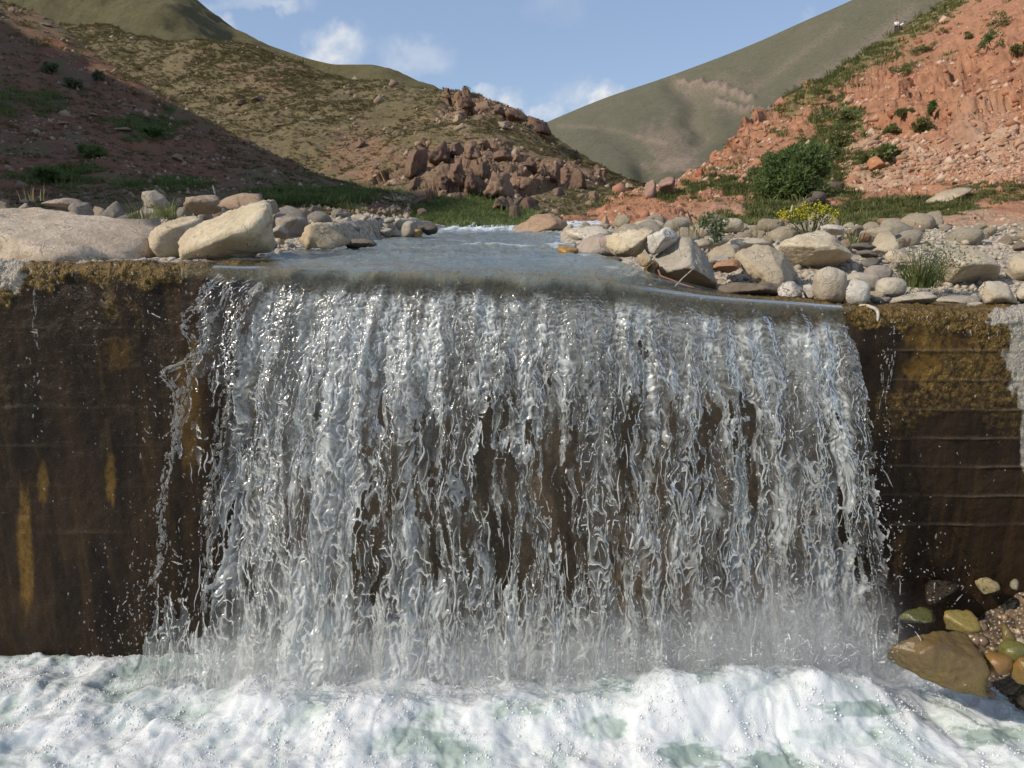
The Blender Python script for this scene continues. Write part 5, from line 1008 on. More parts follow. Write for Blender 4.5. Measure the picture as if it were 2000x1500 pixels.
# ---- stony corner at the foot of the wall, right of the fall
xs = np.linspace(1.45, 4.2, 150); ys = np.linspace(2.3, 3.62, 90); X, Yv = np.meshgrid(xs, ys)
bz = -2.16 + .62 * sst(2.02, 3.3, X + .5 * (Yv - 3.3)) + .03 * fbm2(X * 4, Yv * 4, 3, 3) + .012 * fbm2(X * 22, Yv * 22, 2, 5)
m, t, out = new_mat('wet_pool_bed'); pos = t.n('ShaderNodeNewGeometry').outputs['Position']; v1 = t.voro(pos, 42); vc = t.voro(pos, 42, out=1)
c = t.mix(.55, t.mix(t.mr(t.noise(pos, 7, 4), .35, .65), (.07, .05, .03, 1), (.12, .085, .05, 1)), t.n('ShaderNodeSeparateColor', {0: vc}).outputs[0], 'OVERLAY')
principled(t, out, c, .35, t.bump(t.m('SUBTRACT', 1, v1), .9, .015), .5)
obj('pool_bed', grid_mesh('pool_bed', np.stack([X, Yv, bz], -1)), m, kind='structure')
def bedz(x, y): i = min(max(int((x - 1.45) / 2.75 * 149), 0), 149); j = min(max(int((y - 2.3) / 1.32 * 89), 0), 89); return bz[j, i]
def pool_rock(label, q, Y, col, seed, mat=None, kind='poly', name='pool_stone', sub=4, depth=1.1): return hero(name, label, q, Y, col, seed, kind, depth, mat or M_wet, sub, 30, .04, 'stone')
pool_rock('big wet ochre boulder in the foam at the fall\'s right foot', [(1744, 1300), (1750, 1262), (1772, 1246), (1862, 1243), (1916, 1257), (1930, 1290), (1922, 1326), (1760, 1330)], 3.02, (.15, .10, .045), 701, sub=5, depth=.9)
pool_rock('yellow mossy block behind the big wet ochre boulder', [(1848, 1215), (1856, 1200), (1896, 1199), (1902, 1214), (1926, 1216), (1928, 1246), (1860, 1246)], 3.2, (.26, .21, .06), 702)
pool_rock('low green mossy slab left of the yellow mossy block', [(1764, 1215), (1780, 1198), (1850, 1196), (1858, 1232), (1800, 1238), (1770, 1230)], 3.3, (.085, .09, .025), 703, M_wetgreen)
pool_rock('small yellow stone behind the big wet ochre boulder', box_px(1872, 1250, 1900, 1284), 3.08, (.34, .27, .08), 704, sub=3)
pool_rock('olive green stone at the pool\'s right edge', box_px(1958, 1256, 2004, 1292), 3.1, (.17, .165, .05), 705, M_wetgreen, 'cobble')
pool_rock('orange brown stone in the water at the right', box_px(1926, 1278, 1974, 1312), 3.0, (.26, .13, .04), 706, None, 'cobble')
pool_rock('orange stone at the right picture edge below the olive one', box_px(1986, 1290, 2040, 1350), 2.92, (.27, .13, .035), 707)
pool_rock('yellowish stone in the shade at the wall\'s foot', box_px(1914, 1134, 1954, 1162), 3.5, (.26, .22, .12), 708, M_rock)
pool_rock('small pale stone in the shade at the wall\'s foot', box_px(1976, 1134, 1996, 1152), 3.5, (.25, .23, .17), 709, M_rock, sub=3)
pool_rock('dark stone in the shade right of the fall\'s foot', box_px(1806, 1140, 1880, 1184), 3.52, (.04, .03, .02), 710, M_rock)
pool_rock('small tan stone beside the orange brown stone', box_px(1916, 1278, 1936, 1300), 3.05, (.34, .26, .14), 712, sub=3)
pool_rock('small olive stone above the foam tongue', box_px(1955, 1220, 1980, 1252), 3.2, (.16, .12, .05), 713, sub=3)
n = 900; xg = r_.uniform(1.9, 3.2, n); yg = r_.uniform(2.6, 3.58, n); zg = np.array([bedz(a, b) for a, b in zip(xg, yg)]); sg = .008 + .03 * r_.rand(n) ** 2.2
V = V0[None] * (sg[:, None] * r_.uniform(.6, 1.25, (n, 3)))[:, None, :] * (1 + .15 * r_.normal(size=(n, len(V0), 1))) + np.stack([xg, yg, zg + sg * .3], 1)[:, None, :]
F = (F0[None] + (np.arange(n) * len(V0))[:, None, None]).reshape(-1, 3)
m, t, out = new_mat('wet_pebbles'); principled(t, out, t.ramp(t.attr('tone'), [(0, (.10, .07, .045)), (.4, (.2, .135, .08)), (.75, (.30, .2, .10)), (1, (.38, .31, .24))]), .3, None, .5)
obj('pool_gravel', raw_mesh('pool_gravel', V.reshape(-1, 3), F, False, dict(tone=np.repeat(r_.rand(n), len(V0)))), m, kind='stuff')
# ================================================================== plants
def leaf_material(name, c1, c2, c3=None, trl=.35):
    m, t, out = new_mat(name); oi = t.n('ShaderNodeObjectInfo').outputs['Random']
    f = t.m('ADD', t.m('MULTIPLY', t.attr('tone'), .75), t.m('MULTIPLY', oi, .25))
    c = t.ramp(f, [(0, c1), (.6, c2), (1, c3 or c2)])
    d = t.n('ShaderNodeBsdfPrincipled', {'Base Color': c, 'Roughness': .6, 'Specular IOR Level': .25}); tl = t.n('ShaderNodeBsdfTranslucent', {'Color': c})
    mx = t.n('ShaderNodeMixShader', {0: trl}); t.L.new(d.outputs[0], mx.inputs[1]); t.L.new(tl.outputs[0], mx.inputs[2]); t.L.new(mx.outputs[0], out.inputs[0]); return m
M_grass = leaf_material('grass_blade', (.095, .135, .042), (.15, .19, .062), (.24, .235, .10), .5)
M_dry = leaf_material('dry_blade', (.20, .165, .075), (.32, .27, .13), (.40, .35, .20))
M_willow = leaf_material('shrub_leaf', (.08, .125, .04), (.14, .20, .065), (.21, .26, .10), .5)
M_tuss = leaf_material('tussock_blade', (.14, .125, .056), (.19, .166, .078), (.26, .22, .115), .3)
M_tussred = leaf_material('slope_grass_blade', (.09, .11, .035), (.145, .16, .052), (.22, .20, .085), .3)
M_grey = leaf_material('silvery_leaf', (.10, .13, .075), (.17, .20, .12), (.25, .27, .18))
M_yellow = leaf_material('yellow_flower', (.38, .36, .02), (.58, .52, .025), (.66, .62, .05))
m, t, out = new_mat('bark'); pos = t.n('ShaderNodeTexCoord').outputs['Object']; nb = t.noise(t.map(pos, (6, 6, 1.5)), 8, 5, .65)
principled(t, out, t.mix(t.mr(nb, .3, .7), (.075, .055, .042, 1), (.19, .15, .115, 1)), .95, t.bump(nb, .8, .02), .1); M_bark = m
m, t, out = new_mat('driftwood'); pos = t.n('ShaderNodeTexCoord').outputs['Object']; nb = t.noise(t.map(pos, (30, 30, 30)), 1.5, 5, .65)
principled(t, out, t.mix(t.mr(nb, .3, .7), (.33, .28, .22, 1), (.56, .51, .43, 1)), .9, t.bump(nb, .5, .005), .15); M_drift = m
m, t, out = new_mat('red_root'); principled(t, out, (.23, .10, .055, 1), .8, None, .2); M_root = m

def blades(n, h, spread, seed, w=.004, lean=.5, segs=4, curl=.5):
    r_ = np.random.RandomState(seed); Vs, Fs, T, k = [], [], [], 0
    for i in range(n):
        a = r_.uniform(0, 6.283); b = np.array([math.cos(a), math.sin(a), 0]); st = b * spread * math.sqrt(r_.rand()) * .5; hh = h * r_.uniform(.45, 1.1); ln = lean * r_.uniform(.15, 1.3)
        s = np.linspace(0, 1, segs + 1)[:, None]; c = st + b * (ln * hh * s ** 1.7) + np.array([0, 0, 1]) * hh * (s - curl * ln * .6 * s ** 3)
        sd = np.array([-b[1], b[0], 0]) * w * r_.uniform(.6, 1.4); ww = (1 - s ** 1.5) * .9 + .1
        V = np.concatenate([c - sd * ww, c + sd * ww]); q = np.arange(segs); F = np.stack([q, q + 1, q + segs + 2, q + segs + 1], 1) + k
        Vs.append(V); Fs.append(F); T.append(np.full(len(V), r_.rand())); k += len(V)
    return np.concatenate(Vs), np.concatenate(Fs), np.concatenate(T)
def leaves(centers, dirs, ln, wd, seed):
    r_ = np.random.RandomState(seed); n = len(centers); d = dirs / (np.linalg.norm(dirs, axis=1, keepdims=True) + 1e-9); u = np.cross(d, r_.normal(size=(n, 3))); u /= np.linalg.norm(u, axis=1, keepdims=True) + 1e-9
    l = ln * r_.uniform(.6, 1.3, (n, 1)); w = wd * r_.uniform(.7, 1.3, (n, 1))
    V = np.stack([centers, centers + d * l * .5 + u * w, centers + d * l, centers + d * l * .5 - u * w], 1).reshape(-1, 3)
    F = np.arange(4 * n).reshape(n, 4); return V, F, np.repeat(np.clip(r_.normal(.5, .25, n), 0, 1), 4)
def ground_z(x, Y): return float(bank_z(np.array([x]), np.array([Y]))[0])

def tuft(name, label, px, py, Y, hpx, wpx, n, mat, seed, lean=.5, w=.0035, cat='grass tuft', group=None, extra=None):
    p = P(px, py, Y); k = px_size(Y); o = empty(name, Vector(p), label, cat, group)
    V, F, T = blades(n, hpx * k, wpx * k, seed, w, lean); obj('blades', raw_mesh('blades', V, F, True, dict(tone=T)), mat, o)
    if extra:
        V, F, T = blades(*extra[:4], w=w * .7, lean=lean * .8); obj('dry_stems', raw_mesh('dry_stems', V, F, True, dict(tone=T)), M_dry, o)
    return o
tuft('grass_tuft', 'bushy green grass tuft growing between the cobbles on the right crest', 1795, 560, 4.05, 62, 70, 190, M_grass, 1, .75, .0038, extra=(45, .26, .12, 4))
o = tuft('leafy_weed', 'grey green feathery weed above the grass tuft, against the big beige boulder', 1822, 545, 4.12, 50, 60, 40, M_grass, 2, .6, .003, cat='weed')
r_ = np.random.RandomState(5); c = r_.normal(size=(700, 3)) * np.array([.075, .05, .05]) + np.array([0, 0, .10]); V, F, T = leaves(c, r_.normal(size=(700, 3)) + np.array([0, 0, .6]), .022, .0035, 3); obj('leaves', raw_mesh('leaves', V, F, True, dict(tone=T)), M_grey, o)
tuft('grass_tuft', 'green grass tuft between the left boulders', 284, 452, 4.45, 62, 50, 60, M_grass, 3, .55, .004, extra=(16, .22, .06, 8))
tuft('grass_tuft', 'second green tuft behind the left boulders, beside the upright grey stone', 325, 425, 5.0, 40, 40, 46, M_grass, 4, .5, .005)
tuft('grass_tuft', 'thin dry grass stems standing behind the big cream boulder', 470, 415, 4.6, 48, 16, 7, M_dry, 5, .2, .002)
tuft('grass_tuft', 'dry stalks standing behind the propped pale grey boulder', 1345, 462, 5.2, 56, 60, 18, M_dry, 6, .35, .004)
tuft('grass_tuft', 'thin dry grass at the left bank\'s far left end', 60, 392, 5.6, 36, 60, 14, M_dry, 7, .3, .004)
tuft('grass_tuft', 'short yellow green grass beside the red brown pebble', 1668, 478, 5.2, 34, 40, 40, M_tussred, 8, .5, .005)
tuft('grass_tuft', 'dry grass behind the cream slab on the right bank', 1480, 462, 5.5, 34, 50, 22, M_dry, 9, .5, .004)
tuft('grass_tuft', 'green grass at the water\'s far edge below the grassy foot', 962, 458, 9.4, 26, 30, 50, M_grass, 10, .5, .008)
def weed(label, px, py, Y, wpx, hpx, n, seed, mat=M_grey, ll=.03, lw=.008):
    k = px_size(Y); o = empty('leafy_weed', Vector(P(px, py, Y)), label, 'weed'); r_ = np.random.RandomState(seed); cs, ds, tb = [], [], []
    for i in range(9):
        a = r_.uniform(0, 6.28); tip = np.array([math.cos(a) * wpx * k * .5 * r_.rand(), math.sin(a) * wpx * k * .3 * r_.rand(), hpx * k * r_.uniform(.5, 1)]); pts = np.stack([tip * s * np.array([s, s, 1]) for s in np.linspace(0, 1, 6)]); tb.append(tube(pts, np.linspace(.003, .001, 6), 4))
        q = r_.uniform(.2, 1, n // 9)[:, None]; cs.append(tip * q * np.concatenate([q, q, np.ones_like(q)], 1) + r_.normal(size=(n // 9, 3)) * .012); ds.append(r_.normal(size=(n // 9, 3)) + np.array([0, 0, .3]))
    V, F = join(tb); obj('stems', raw_mesh('stems', V, F, True, dict(tone=np.full(len(V), .3))), M_grass, o)
    V, F, T = leaves(np.concatenate(cs), np.concatenate(ds), ll, lw, seed); obj('leaves', raw_mesh('leaves', V, F, True, dict(tone=T)), mat, o); return o
weed('grey green leafy weed among the stones behind the propped boulder', 1398, 478, 4.9, 80, 62, 420, 21)
weed('small dark green weed sprouting above the long pale slab', 1372, 452, 6.2, 60, 36, 260, 22, M_willow)
# yellow flowering plant
o = empty('flowering_plant', Vector(P(1583, 448, 5.6)), 'tall weed in full yellow bloom in front of the green bush', 'flowering plant'); k = px_size(5.6); r_ = np.random.RandomState(8); tb, cs, gs = [], [], []
for i in range(17):
    x = r_.uniform(-50, 45) * k; z = r_.uniform(22, 52) * k * (1 - .35 * abs(x) / (50 * k)); y = r_.uniform(-.06, .06); pts = np.stack([np.array([x * (.45 + .55 * s), y * s, z * s]) for s in np.linspace(-.25, 1, 6)]); tb.append(tube(pts, np.linspace(.004, .002, 6), 5))
    c = np.array([x, y, z]) + r_.normal(size=(46, 3)) * np.array([.022, .02, .017]); cs.append(c); gs.append(np.array([x * .8, y * .8, z * .6]) + r_.normal(size=(14, 3)) * np.array([.03, .02, .035]))
V, F = join(tb); obj('stems', raw_mesh('stems', V, F, True, dict(tone=np.full(len(V), .5))), M_tussred, o)
c = np.concatenate(cs); V, F, T = leaves(c, r_.normal(size=c.shape), .011, .006, 5); obj('flowers', raw_mesh('flowers', V, F, True, dict(tone=T)), M_yellow, o, kind='stuff')
c = np.concatenate(gs); V, F, T = leaves(c, r_.normal(size=c.shape) + np.array([0, 0, .4]), .03, .006, 6); obj('leaves', raw_mesh('leaves', V, F, True, dict(tone=T)), M_tussred, o)

def shrub(name, label, px, py, hill, wpx, hpx, nleaf, ll, lw, seed, mat=M_willow, cat='shrub', group=None, lumps=14, stems=7):
    h = sight(px, py, hill) or sight(px, py, 'red', 'spur', 'near', 'far'); k = h[0].y / FPX; o = empty(name, h[0], label, cat, group); r_ = np.random.RandomState(seed); W, H = wpx * k, hpx * k; tb, C_, D_ = [], [], []
    for i in range(lumps):
        a = r_.uniform(0, 6.28); q = math.sqrt(r_.rand()); zc = r_.uniform(.18, .86); rr = math.sqrt(max(.05, 1 - (2 * zc - .85) ** 2))
        c = np.array([math.cos(a) * q * W * .44 * rr, math.sin(a) * q * W * .40 * rr, zc * H * r_.uniform(.6, 1.08)]); s = np.array([W * .15, W * .15, H * .15]) * r_.uniform(.5, 1.5)
        m_ = nleaf // lumps; d = r_.normal(size=(m_, 3)); d /= np.linalg.norm(d, axis=1, keepdims=True); C_.append(c + d * s * (r_.rand(m_, 1) ** .45)); D_.append(d * .8 + r_.normal(size=(m_, 3)) * .5 + np.array([0, 0, .35]))
        if i < stems:
            pts = np.stack([np.array([c[0] * s_ ** 1.3, c[1] * s_ ** 1.3, c[2] * s_]) for s_ in np.linspace(-.08, 1, 7)]); tb.append(tube(pts, np.linspace(.022, .006, 7) * max(W / 1.6, .25), 6))
    V, F = join(tb); obj('trunk', raw_mesh('trunk', V, F), M_bark, o)
    V, F, T = leaves(np.concatenate(C_), np.concatenate(D_), ll, lw, seed); obj('crown', raw_mesh('crown', V, F, True, dict(tone=T)), mat, o); return o
shrub('bush', 'large round leafy green bush on the grassy foot of the red slope', 1552, 392, 'red', 140, 112, 11000, .10, .018, 11, cat='bush', lumps=34, stems=12)
for i, (x, y, w, hh, lb) in enumerate([(1610, 308, 50, 22, 'low green bush behind the large round bush, upslope'), (1640, 285, 40, 24, 'green bush in the middle of the green streak on the red slope'), (1655, 240, 34, 24, 'topmost bush of the green streak on the red slope'), (1715, 318, 64, 30, 'bright green bush beside the round orange boulder'), (1745, 308, 30, 18, 'small bush right of the bright green one'),
        (1800, 258, 36, 30, 'green shrub growing under the cliff\'s left edge'), (1818, 226, 16, 34, 'narrow dark shrub in the cliff\'s vertical crack'), (1936, 96, 44, 34, 'dark green shrub near the top of the red cliff'), (1952, 52, 46, 30, 'green shrub above the dark one at the cliff top'), (1990, 108, 36, 24, 'grey green shrub at the right picture edge of the cliff'),
        (1712, 112, 30, 16, 'small shrub below the hikers'), (1790, 108, 44, 20, 'left shrub of the pair in the upper red slope'), (1812, 100, 26, 18, 'right shrub of the pair in the upper red slope'), (1756, 142, 46, 18, 'low wide shrub in the upper middle of the red slope'), (1752, 116, 26, 18, 'small round shrub in the upper middle of the red slope'), (1840, 66, 24, 14, 'tiny shrub high on the red slope'),
        (1632, 196, 34, 16, 'small shrub near the skyline of the red slope'), (1770, 150, 40, 20, 'shrub under the low wide one'), (1766, 226, 30, 16, 'pale green shrub left of the cliff'), (1888, 78, 22, 14, 'tiny shrub left of the dark cliff top shrub'), (1740, 262, 30, 16, 'small shrub above the layered band')]):
    shrub('bush', lb, x, y, 'red', w, hh, 760, .15 * max(.6, w / 60), .036 * max(.6, w / 60), 30 + i, M_willow if i in (7, 6) else M_tussred, 'bush', 'bushes on the red slope', 9, 5)
for i, (x, y, w, hh, lb) in enumerate([(100, 142, 30, 16, 'round grey bush high on the shaded hill, left one of two'), (140, 172, 28, 16, 'round grey bush high on the shaded hill, right one of two'), (92, 352, 40, 18, 'dark bush low on the shaded hill at the left'), (130, 356, 26, 14, 'small dark bush beside the low dark one'), (196, 156, 22, 12, 'small grey bush right of the two round grey bushes'), (176, 306, 44, 24, 'dark green bush in the middle of the shaded hill'), (300, 268, 60, 18, 'low dark green bush beside the pale rock of the shaded hill')]):
    shrub('bush', lb, x, y, 'near', w, hh, 800, .12, .035, 60 + i, M_grey if 'grey' in lb else M_willow, 'bush', 'bushes on the shaded hill', 8, 4)
# skyline tree far away on the knoll
shrub('bush', 'lone tiny bush on the skyline of the far left knoll', 719, 132, 'back' if 'BV_back' in globals() else 'spur', 12, 8, 300, .5, .2, 91, M_willow, 'bush', None, 6, 3) if 'BV_back' in globals() else None

# ---- dead wood
def wood(name, label, pxs, r0, r1, mat, seed, cat, sides=8, amp=.25, parent=None):
    pts = np.stack([P(a, b, Y) for a, b, Y in pxs]); d = np.concatenate([[0], np.cumsum(np.linalg.norm(np.diff(pts, axis=0), axis=1))]); n = max(8, len(pts) * 5); q = np.linspace(0, d[-1], n)
    C = np.stack([pchip(d, pts[:, i], q) for i in range(3)], 1); org = C[0].copy(); C = C - org; r = np.linspace(r0, r1, n) * (1 + amp * fbm3(C * 3 / max(r0, .004) * .1, 2, seed)); r[-1] *= .35
    V, F = tube(C, r, sides); V = V + amp * .35 * r0 * fbm3(V / r0 * .5, 3, seed + 1)[:, None]
    return obj(name, raw_mesh(name, V, F), mat, parent, None if parent else Vector(org), label=label if not parent else None, cat=cat if not parent else None), org
wood('driftwood_stick', 'pale curved stick hanging over the crest below the white cobble', [(1672, 598, 3.80), (1695, 598, 3.66), (1708, 602, 3.57), (1715, 612, 3.545), (1714, 628, 3.54)], .010, .007, M_drift, 1, 'stick', amp=.15)
wood('root', 'reddish forked root lying under the large grey boulder', [(1286, 528, 3.95), (1290, 538, 3.86), (1310, 546, 3.80), (1335, 556, 3.74), (1357, 562, 3.70)], .0055, .003, M_root, 2, 'root', amp=.2)
wood('twig', 'thin straight pale twig leaning on the large grey boulder', [(1318, 560, 3.72), (1336, 541, 3.84), (1354, 525, 3.90)], .0035, .0025, M_drift, 3, 'twig', amp=.1)
wood('twig', 'brown slanting stalk standing on the right bank', [(1362, 458, 5.6), (1352, 438, 5.62), (1342, 410, 5.62)], .010, .005, M_bark, 4, 'stalk', amp=.1)
h = sight(1005, 430, 'spur'); Yt = h[0].y
st, org = wood('dead_tree', 'dead forked grey stump standing in front of the crags', [(1006, 434, Yt), (1006, 414, Yt), (1004, 400, Yt)], .13, .09, M_bark, 6, 'dead tree')
for q in ([(1004, 402), (997, 392), (991, 384)], [(1005, 402), (1012, 393), (1020, 386)]):
    pts = np.stack([P(a, b, Yt) for a, b in q]) - org; V, F = tube(np.stack([pchip([0, .5, 1], pts[:, i], np.linspace(0, 1, 7)) for i in range(3)], 1), np.linspace(.075, .03, 7), 7); obj('limb', raw_mesh('limb', V, F), M_bark, st)
h = sight(1570, 412, 'red'); h2 = sight(1640, 370, 'red')
lg, org = wood('fallen_log', 'dark rotten log lying on the slope below the large bush', [(1545, 420, h[0].y - .1), (1575, 398, h[0].y + .05), (1610, 378, h2[0].y - .1), (1646, 360, h2[0].y + .1)], .05, .17, M_bark, 9, 'log', 12, .6)
wood('driftwood_stick', 'short pale stick at the lower end of the dark log', [(1536, 426, h[0].y - .35), (1545, 414, h[0].y - .3), (1548, 400, h[0].y - .3)], .03, .012, M_drift, 12, 'stick')

# ---- tussocks and grass on the slopes: nobody could count them
def scatter(name, src, pts, scl, seed):
    n = len(pts); me = bpy.data.meshes.new(name); me.vertices.add(n); me.vertices.foreach_set('co', np.ascontiguousarray(pts, np.float32).ravel())
    r_ = np.random.RandomState(seed); a = me.attributes.new('scl', 'FLOAT', 'POINT'); a.data.foreach_set('value', np.ascontiguousarray(scl, np.float32)); a = me.attributes.new('rot', 'FLOAT_VECTOR', 'POINT')
    a.data.foreach_set('vector', np.stack([r_.uniform(-.25, .25, n), r_.uniform(-.25, .25, n), r_.uniform(0, 6.28, n)], 1).astype(np.float32).ravel())
    o = obj(name, me, None, kind='stuff'); g = bpy.data.node_groups.new(name, 'GeometryNodeTree'); g.interface.new_socket('Geometry', in_out='INPUT', socket_type='NodeSocketGeometry'); g.interface.new_socket('Geometry', in_out='OUTPUT', socket_type='NodeSocketGeometry')
    gi = g.nodes.new('NodeGroupInput'); go = g.nodes.new('NodeGroupOutput'); ip = g.nodes.new('GeometryNodeInstanceOnPoints'); oi = g.nodes.new('GeometryNodeObjectInfo'); oi.inputs['Object'].default_value = src
    na = g.nodes.new('GeometryNodeInputNamedAttribute'); na.data_type = 'FLOAT'; na.inputs['Name'].default_value = 'scl'; nr = g.nodes.new('GeometryNodeInputNamedAttribute'); nr.data_type = 'FLOAT_VECTOR'; nr.inputs['Name'].default_value = 'rot'
    L = g.links; L.new(gi.outputs[0], ip.inputs['Points']); L.new(oi.outputs['Geometry'], ip.inputs['Instance']); L.new(na.outputs['Attribute'], ip.inputs['Scale']); L.new(nr.outputs['Attribute'], ip.inputs['Rotation']); L.new(ip.outputs[0], go.inputs[0])
    md = o.modifiers.new('scatter', 'NODES'); md.node_group = g; return o
def proto(name, n, h, w, bw, lean, seed, mat):
    V, F, T = blades(n, h, w, seed, bw, lean, 2); me = raw_mesh(name, V, F, True, dict(tone=T)); me.materials.append(mat); return bpy.data.objects.new(name, me)
def pick(R, n, weight, seed):
    r_ = np.random.RandomState(seed); wgt = np.clip(weight, 0, None).ravel().astype(float); area = 1.0; wgt /= wgt.sum(); idx = r_.choice(len(wgt), n, replace=True, p=wgt)
    Gf = R['G'].reshape(-1, 3); rr, cc = np.unravel_index(idx, R['px'].shape); r2 = np.clip(rr + r_.choice([-1, 1], n), 0, R['px'].shape[0] - 1); c2 = np.clip(cc + r_.choice([-1, 1], n), 0, R['px'].shape[1] - 1)
    a, b = r_.rand(n, 1) * .5, r_.rand(n, 1) * .5; p = R['G'][rr, cc]; return p + (R['G'][r2, cc] - p) * a + (R['G'][rr, c2] - p) * b, r_
tuA = proto('tussock', 36, .075, .16, .009, 1.3, 1, M_tuss); tuB = proto('grass_clump', 34, .105, .30, .010, .9, 2, M_tussred); tuC = proto('lush_clump', 38, .085, .32, .010, .9, 3, M_grass)
vis = lambda R: (R['px'] > -60) & (R['px'] < 2060) & (R['py'] > -60)
R = SPUR; patch = np.clip(.75 + fbm3(R['G'] * .25, 3, 91), .08, 2)
p, r_ = pick(R, 30000, vis(R) * (1 - .85 * R['crag']) * (1 - R['green']) * patch * np.sqrt(np.clip(R['G'][..., 1], 10, 140)), 1); scatter('tussock_grass', tuA, p, r_.lognormal(-.05, .4, len(p)) * np.clip(p[:, 1] / 45, .6, 1.8), 1)
p, r_ = pick(R, 5000, vis(R) * sst(.15, .6, R['green']), 2); scatter('meadow_grass', tuC, p, r_.lognormal(-.35, .35, len(p)), 2)
R = NEAR
p, r_ = pick(R, 5500, vis(R) * np.clip(.6 + fbm3(R['G'] * .3, 3, 92), .05, 2) * np.sqrt(np.clip(R['G'][..., 1], 10, 60)), 3); scatter('tussock_grass', tuA, p, r_.lognormal(-.1, .4, len(p)) * np.clip(p[:, 1] / 32, .45, 1.3), 3)
p, r_ = pick(R, 1800, vis(R) * sst(.35, .8, R['lush']), 4); scatter('meadow_grass', tuC, p, r_.lognormal(-.2, .35, len(p)), 4)
R = RED
p, r_ = pick(R, 5200, vis(R) * sst(.3, .8, R['lush']) * (1 - .8 * R['cliff']), 5); scatter('meadow_grass', tuB, p, r_.lognormal(-.15, .4, len(p)) * np.clip(p[:, 1] / 22, .3, 1.8), 5)
p, r_ = pick(R, 2300, vis(R) * (R['rim'] + .05 * (1 - R['cliff']) * (1 - R['strata']) * (R['py'] < 400)) * np.clip(.6 + fbm3(R['G'] * .2, 3, 93), .02, 2), 6); scatter('tussock_grass', tuB, p, r_.lognormal(-.1, .4, len(p)) * np.clip(p[:, 1] / 30, .4, 2.6), 6)
# moss fringe along the weir's crest
mp = []; r_ = np.random.RandomState(3)

# ================================================================== the two hikers far up on the ridge
m, t, out = new_mat('skin'); principled(t, out, (.42, .25, .17, 1), .6, None, .3); M_skin = m
m, t, out = new_mat('white_cloth'); principled(t, out, (.80, .80, .82, 1), .9, None, .2); M_white = m
m, t, out = new_mat('dark_cloth'); principled(t, out, (.045, .042, .07, 1), .9, None, .2); M_dark = m
m, t, out = new_mat('black_hair'); principled(t, out, (.012, .010, .009, 1), .6, None, .3); M_hair = m
def skin_mesh(name, J, E, R_, mat, parent, root=0, lv=1):
    me = bpy.data.meshes.new(name); me.from_pydata(J, E, []); me.update(); o = obj(name, me, mat, parent); md = o.modifiers.new('skin', 'SKIN'); md.use_smooth_shade = True
    for i, v in enumerate(me.skin_vertices[0].data): r = R_[i]; v.radius = r if isinstance(r, tuple) else (r, r); v.use_root = (i == root)
    sd = o.modifiers.new('sub', 'SUBSURF'); sd.levels = lv; sd.render_levels = lv; return o
def person(label, pos, rz, lean, knee):
    """standing or bending figure: pelvis, spine, neck, head, two arms, two legs in one skin"""
    o = bpy.data.objects.new('person', None); COL.objects.link(o); o.location = pos; o.rotation_euler = (0, 0, rz); o.empty_display_size = .2; tag(o, label, 'person', None)
    hz = .92 - knee * .28; py_ = knee * -.10; s, c = math.sin(lean), math.cos(lean); up = lambda d, x=0, f=0: (x, py_ + s * d + f * c, hz + c * d - f * s)
    J = [(0, py_, hz), up(.25), up(.45), up(.54), up(.62), up(.76), up(.43, .19), up(.20, .27, .05), up(-.02, .25, .18), up(-.10, .24, .24), up(.43, -.19), up(.20, -.27, .05), up(-.02, -.25, .18), up(-.10, -.24, .24),
         (.10, py_, hz - .06), (.12, knee * .22, .50 - knee * .06), (.12, -.02, .08), (.12, .12, .035), (-.10, py_, hz - .06), (-.12, knee * .22 + .05, .50 - knee * .06), (-.12, .04, .08), (-.12, .18, .035)]
    E = [(0, 1), (1, 2), (2, 3), (3, 4), (4, 5), (2, 6), (6, 7), (7, 8), (8, 9), (2, 10), (10, 11), (11, 12), (12, 13), (0, 14), (14, 15), (15, 16), (16, 17), (0, 18), (18, 19), (19, 20), (20, 21)]
    Rr = [(.14, .10), (.14, .10), (.13, .09), .055, .085, .075, .055, .045, .036, .03, .055, .045, .036, .03, .085, .06, .042, .035, .085, .06, .042, .035]
    skin_mesh('body', J, E, Rr, M_skin, o)
    I = [0, 1, 2, 6, 7, 10, 11]; skin_mesh('shirt', [J[i] for i in I], [(0, 1), (1, 2), (2, 3), (3, 4), (2, 5), (5, 6)], [(.19, .14), (.18, .13), (.17, .12), .085, .07, .085, .07], M_white, o)
    I = [0, 14, 15, 16, 18, 19, 20]; skin_mesh('trousers', [J[i] for i in I], [(0, 1), (1, 2), (2, 3), (0, 4), (4, 5), (5, 6)], [(.16, .12), .11, .085, .07, .11, .085, .07], M_dark, o)
    V, F = ico(2); hd = np.array(up(.72)); obj('hair', raw_mesh('hair', V * np.array([.105, .115, .10]) + hd + np.array([0, -.02, .035]), F), M_hair, o)
    return o
R = RED; dd = np.hypot(R['px'] - 1748, R['py'] - 64); i, j = np.unravel_index(np.argmin(dd), dd.shape); pa = R['G'][i, j]
dd = np.hypot(R['px'] - 1759, R['py'] - 60); i, j = np.unravel_index(np.argmin(dd), dd.shape); pb = R['G'][i, j]
person('person in a white shirt and dark trousers standing on the ridge at the upper right', Vector(pa) - Vector((0, 0, .05)), 2.6, .12, .0)
person('person in a white shirt crouching beside the standing one on the ridge', Vector(pb) - Vector((0, 0, .05)), -1.9, .95, .9)

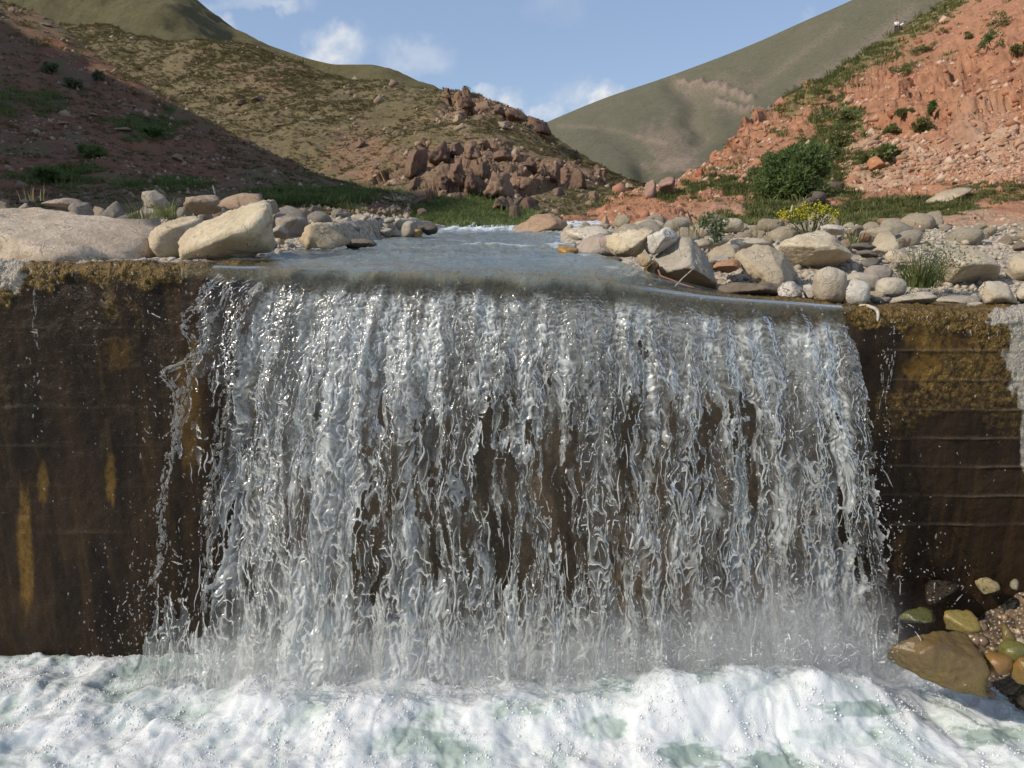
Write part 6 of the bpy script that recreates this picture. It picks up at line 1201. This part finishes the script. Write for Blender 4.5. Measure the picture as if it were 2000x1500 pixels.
# ---- froth bubbles and scree: too many and too small to count
m, t, out = new_mat('froth'); fr = t.n('ShaderNodeFresnel', {'IOR': 1.33}).outputs[0]; df = t.n('ShaderNodeBsdfDiffuse', {'Color': (.74, .76, .76, 1)}); tl = t.n('ShaderNodeBsdfTranslucent', {'Color': (.74, .76, .76, 1)}); gl = t.n('ShaderNodeBsdfGlossy', {'Roughness': .12})
a_ = t.n('ShaderNodeMixShader', {0: .08}); t.L.new(df.outputs[0], a_.inputs[1]); t.L.new(tl.outputs[0], a_.inputs[2]); b_ = t.n('ShaderNodeMixShader', {0: fr}); t.L.new(a_.outputs[0], b_.inputs[1]); t.L.new(gl.outputs[0], b_.inputs[2]); t.L.new(b_.outputs[0], out.inputs[0])
V, F = ico(1); me = raw_mesh('bubble', V, F); me.materials.append(m); bub = bpy.data.objects.new('bubble', me)
xs_, ys_, Z_, fo_ = POOL; r_ = np.random.RandomState(41); n = 70000; ix = r_.randint(30, 828, n); iy = r_.randint(40, 358, n); x = xs_[ix] + r_.uniform(-.004, .004, n); y = ys_[iy] + r_.uniform(-.003, .003, n); z = Z_[iy, ix]
pt = sst(.15, .6, fbm2(x * 6, y * 6, 4, 71) + .25 * fbm2(x * 22, y * 22, 2, 72) + .3); keep = (r_.rand(n) < pt * np.clip(fo_[iy, ix] * 1.1, 0, 1)); P_ = np.stack([x, y, z + .0005], 1)[keep]
scatter('froth_bubbles', bub, P_, np.clip(.0024 * r_.lognormal(0, .55, len(P_)), 0, .007), 11)
R = RED; sc_ = bpy.data.objects.new('scree_piece', chunk[1].copy()); V, F = ico(1); V = V * (1 + .25 * np.random.RandomState(2).normal(size=(len(V), 1))) * np.array([1, .8, .6]); me = raw_mesh('scree_piece', V, F, False)
m, t, out = new_mat('scree_stone'); pos = t.n('ShaderNodeNewGeometry').outputs['Position']; rv = t.n('ShaderNodeObjectInfo').outputs['Random']; principled(t, out, t.ramp(rv, [(0, (.30, .145, .085)), (.4, (.40, .21, .13)), (.75, (.45, .29, .195)), (1, (.50, .38, .28))]), .95, None, .15); me.materials.append(m); sc_ = bpy.data.objects.new('scree_piece', me)
p, r_ = pick(R, 9000, vis(R) * (1 - .8 * R['lush']) * (1 - .8 * R['rim']) * (.25 + .8 * R['strata']) * (1 - .93 * sst(375, 395, R['py'])) * np.clip(.5 + fbm3(R['G'] * .5, 3, 95), .03, 2), 21); scatter('scree', sc_, p, .034 * r_.lognormal(0, .6, len(p)) * np.clip(p[:, 1] / 20, .6, 2.2), 21)
me2 = me.copy(); m, t, out = new_mat('spur_stone'); rv = t.n('ShaderNodeObjectInfo').outputs['Random']; principled(t, out, t.ramp(rv, [(0, (.17, .12, .085)), (.5, (.25, .18, .125)), (1, (.36, .28, .21))]), .95, None, .15); me2.materials.clear(); me2.materials.append(m); sc2 = bpy.data.objects.new('spur_scree_piece', me2)
R = SPUR; p, r_ = pick(R, 2600, vis(R) * (.2 + 1.5 * R['crag']) * (1 - R['green']) * np.clip(.4 + fbm3(R['G'] * .4, 3, 96), .02, 2), 22); scatter('scree', sc2, p, .07 * r_.lognormal(0, .6, len(p)) * np.clip(p[:, 1] / 40, .6, 1.6), 22)
R = NEAR; p, r_ = pick(R, 2500, vis(R) * np.clip(.4 + fbm3(R['G'] * .5, 3, 97), .02, 2), 23); scatter('scree', sc2, p, .045 * r_.lognormal(0, .6, len(p)) * np.clip(p[:, 1] / 25, .6, 1.6), 23)
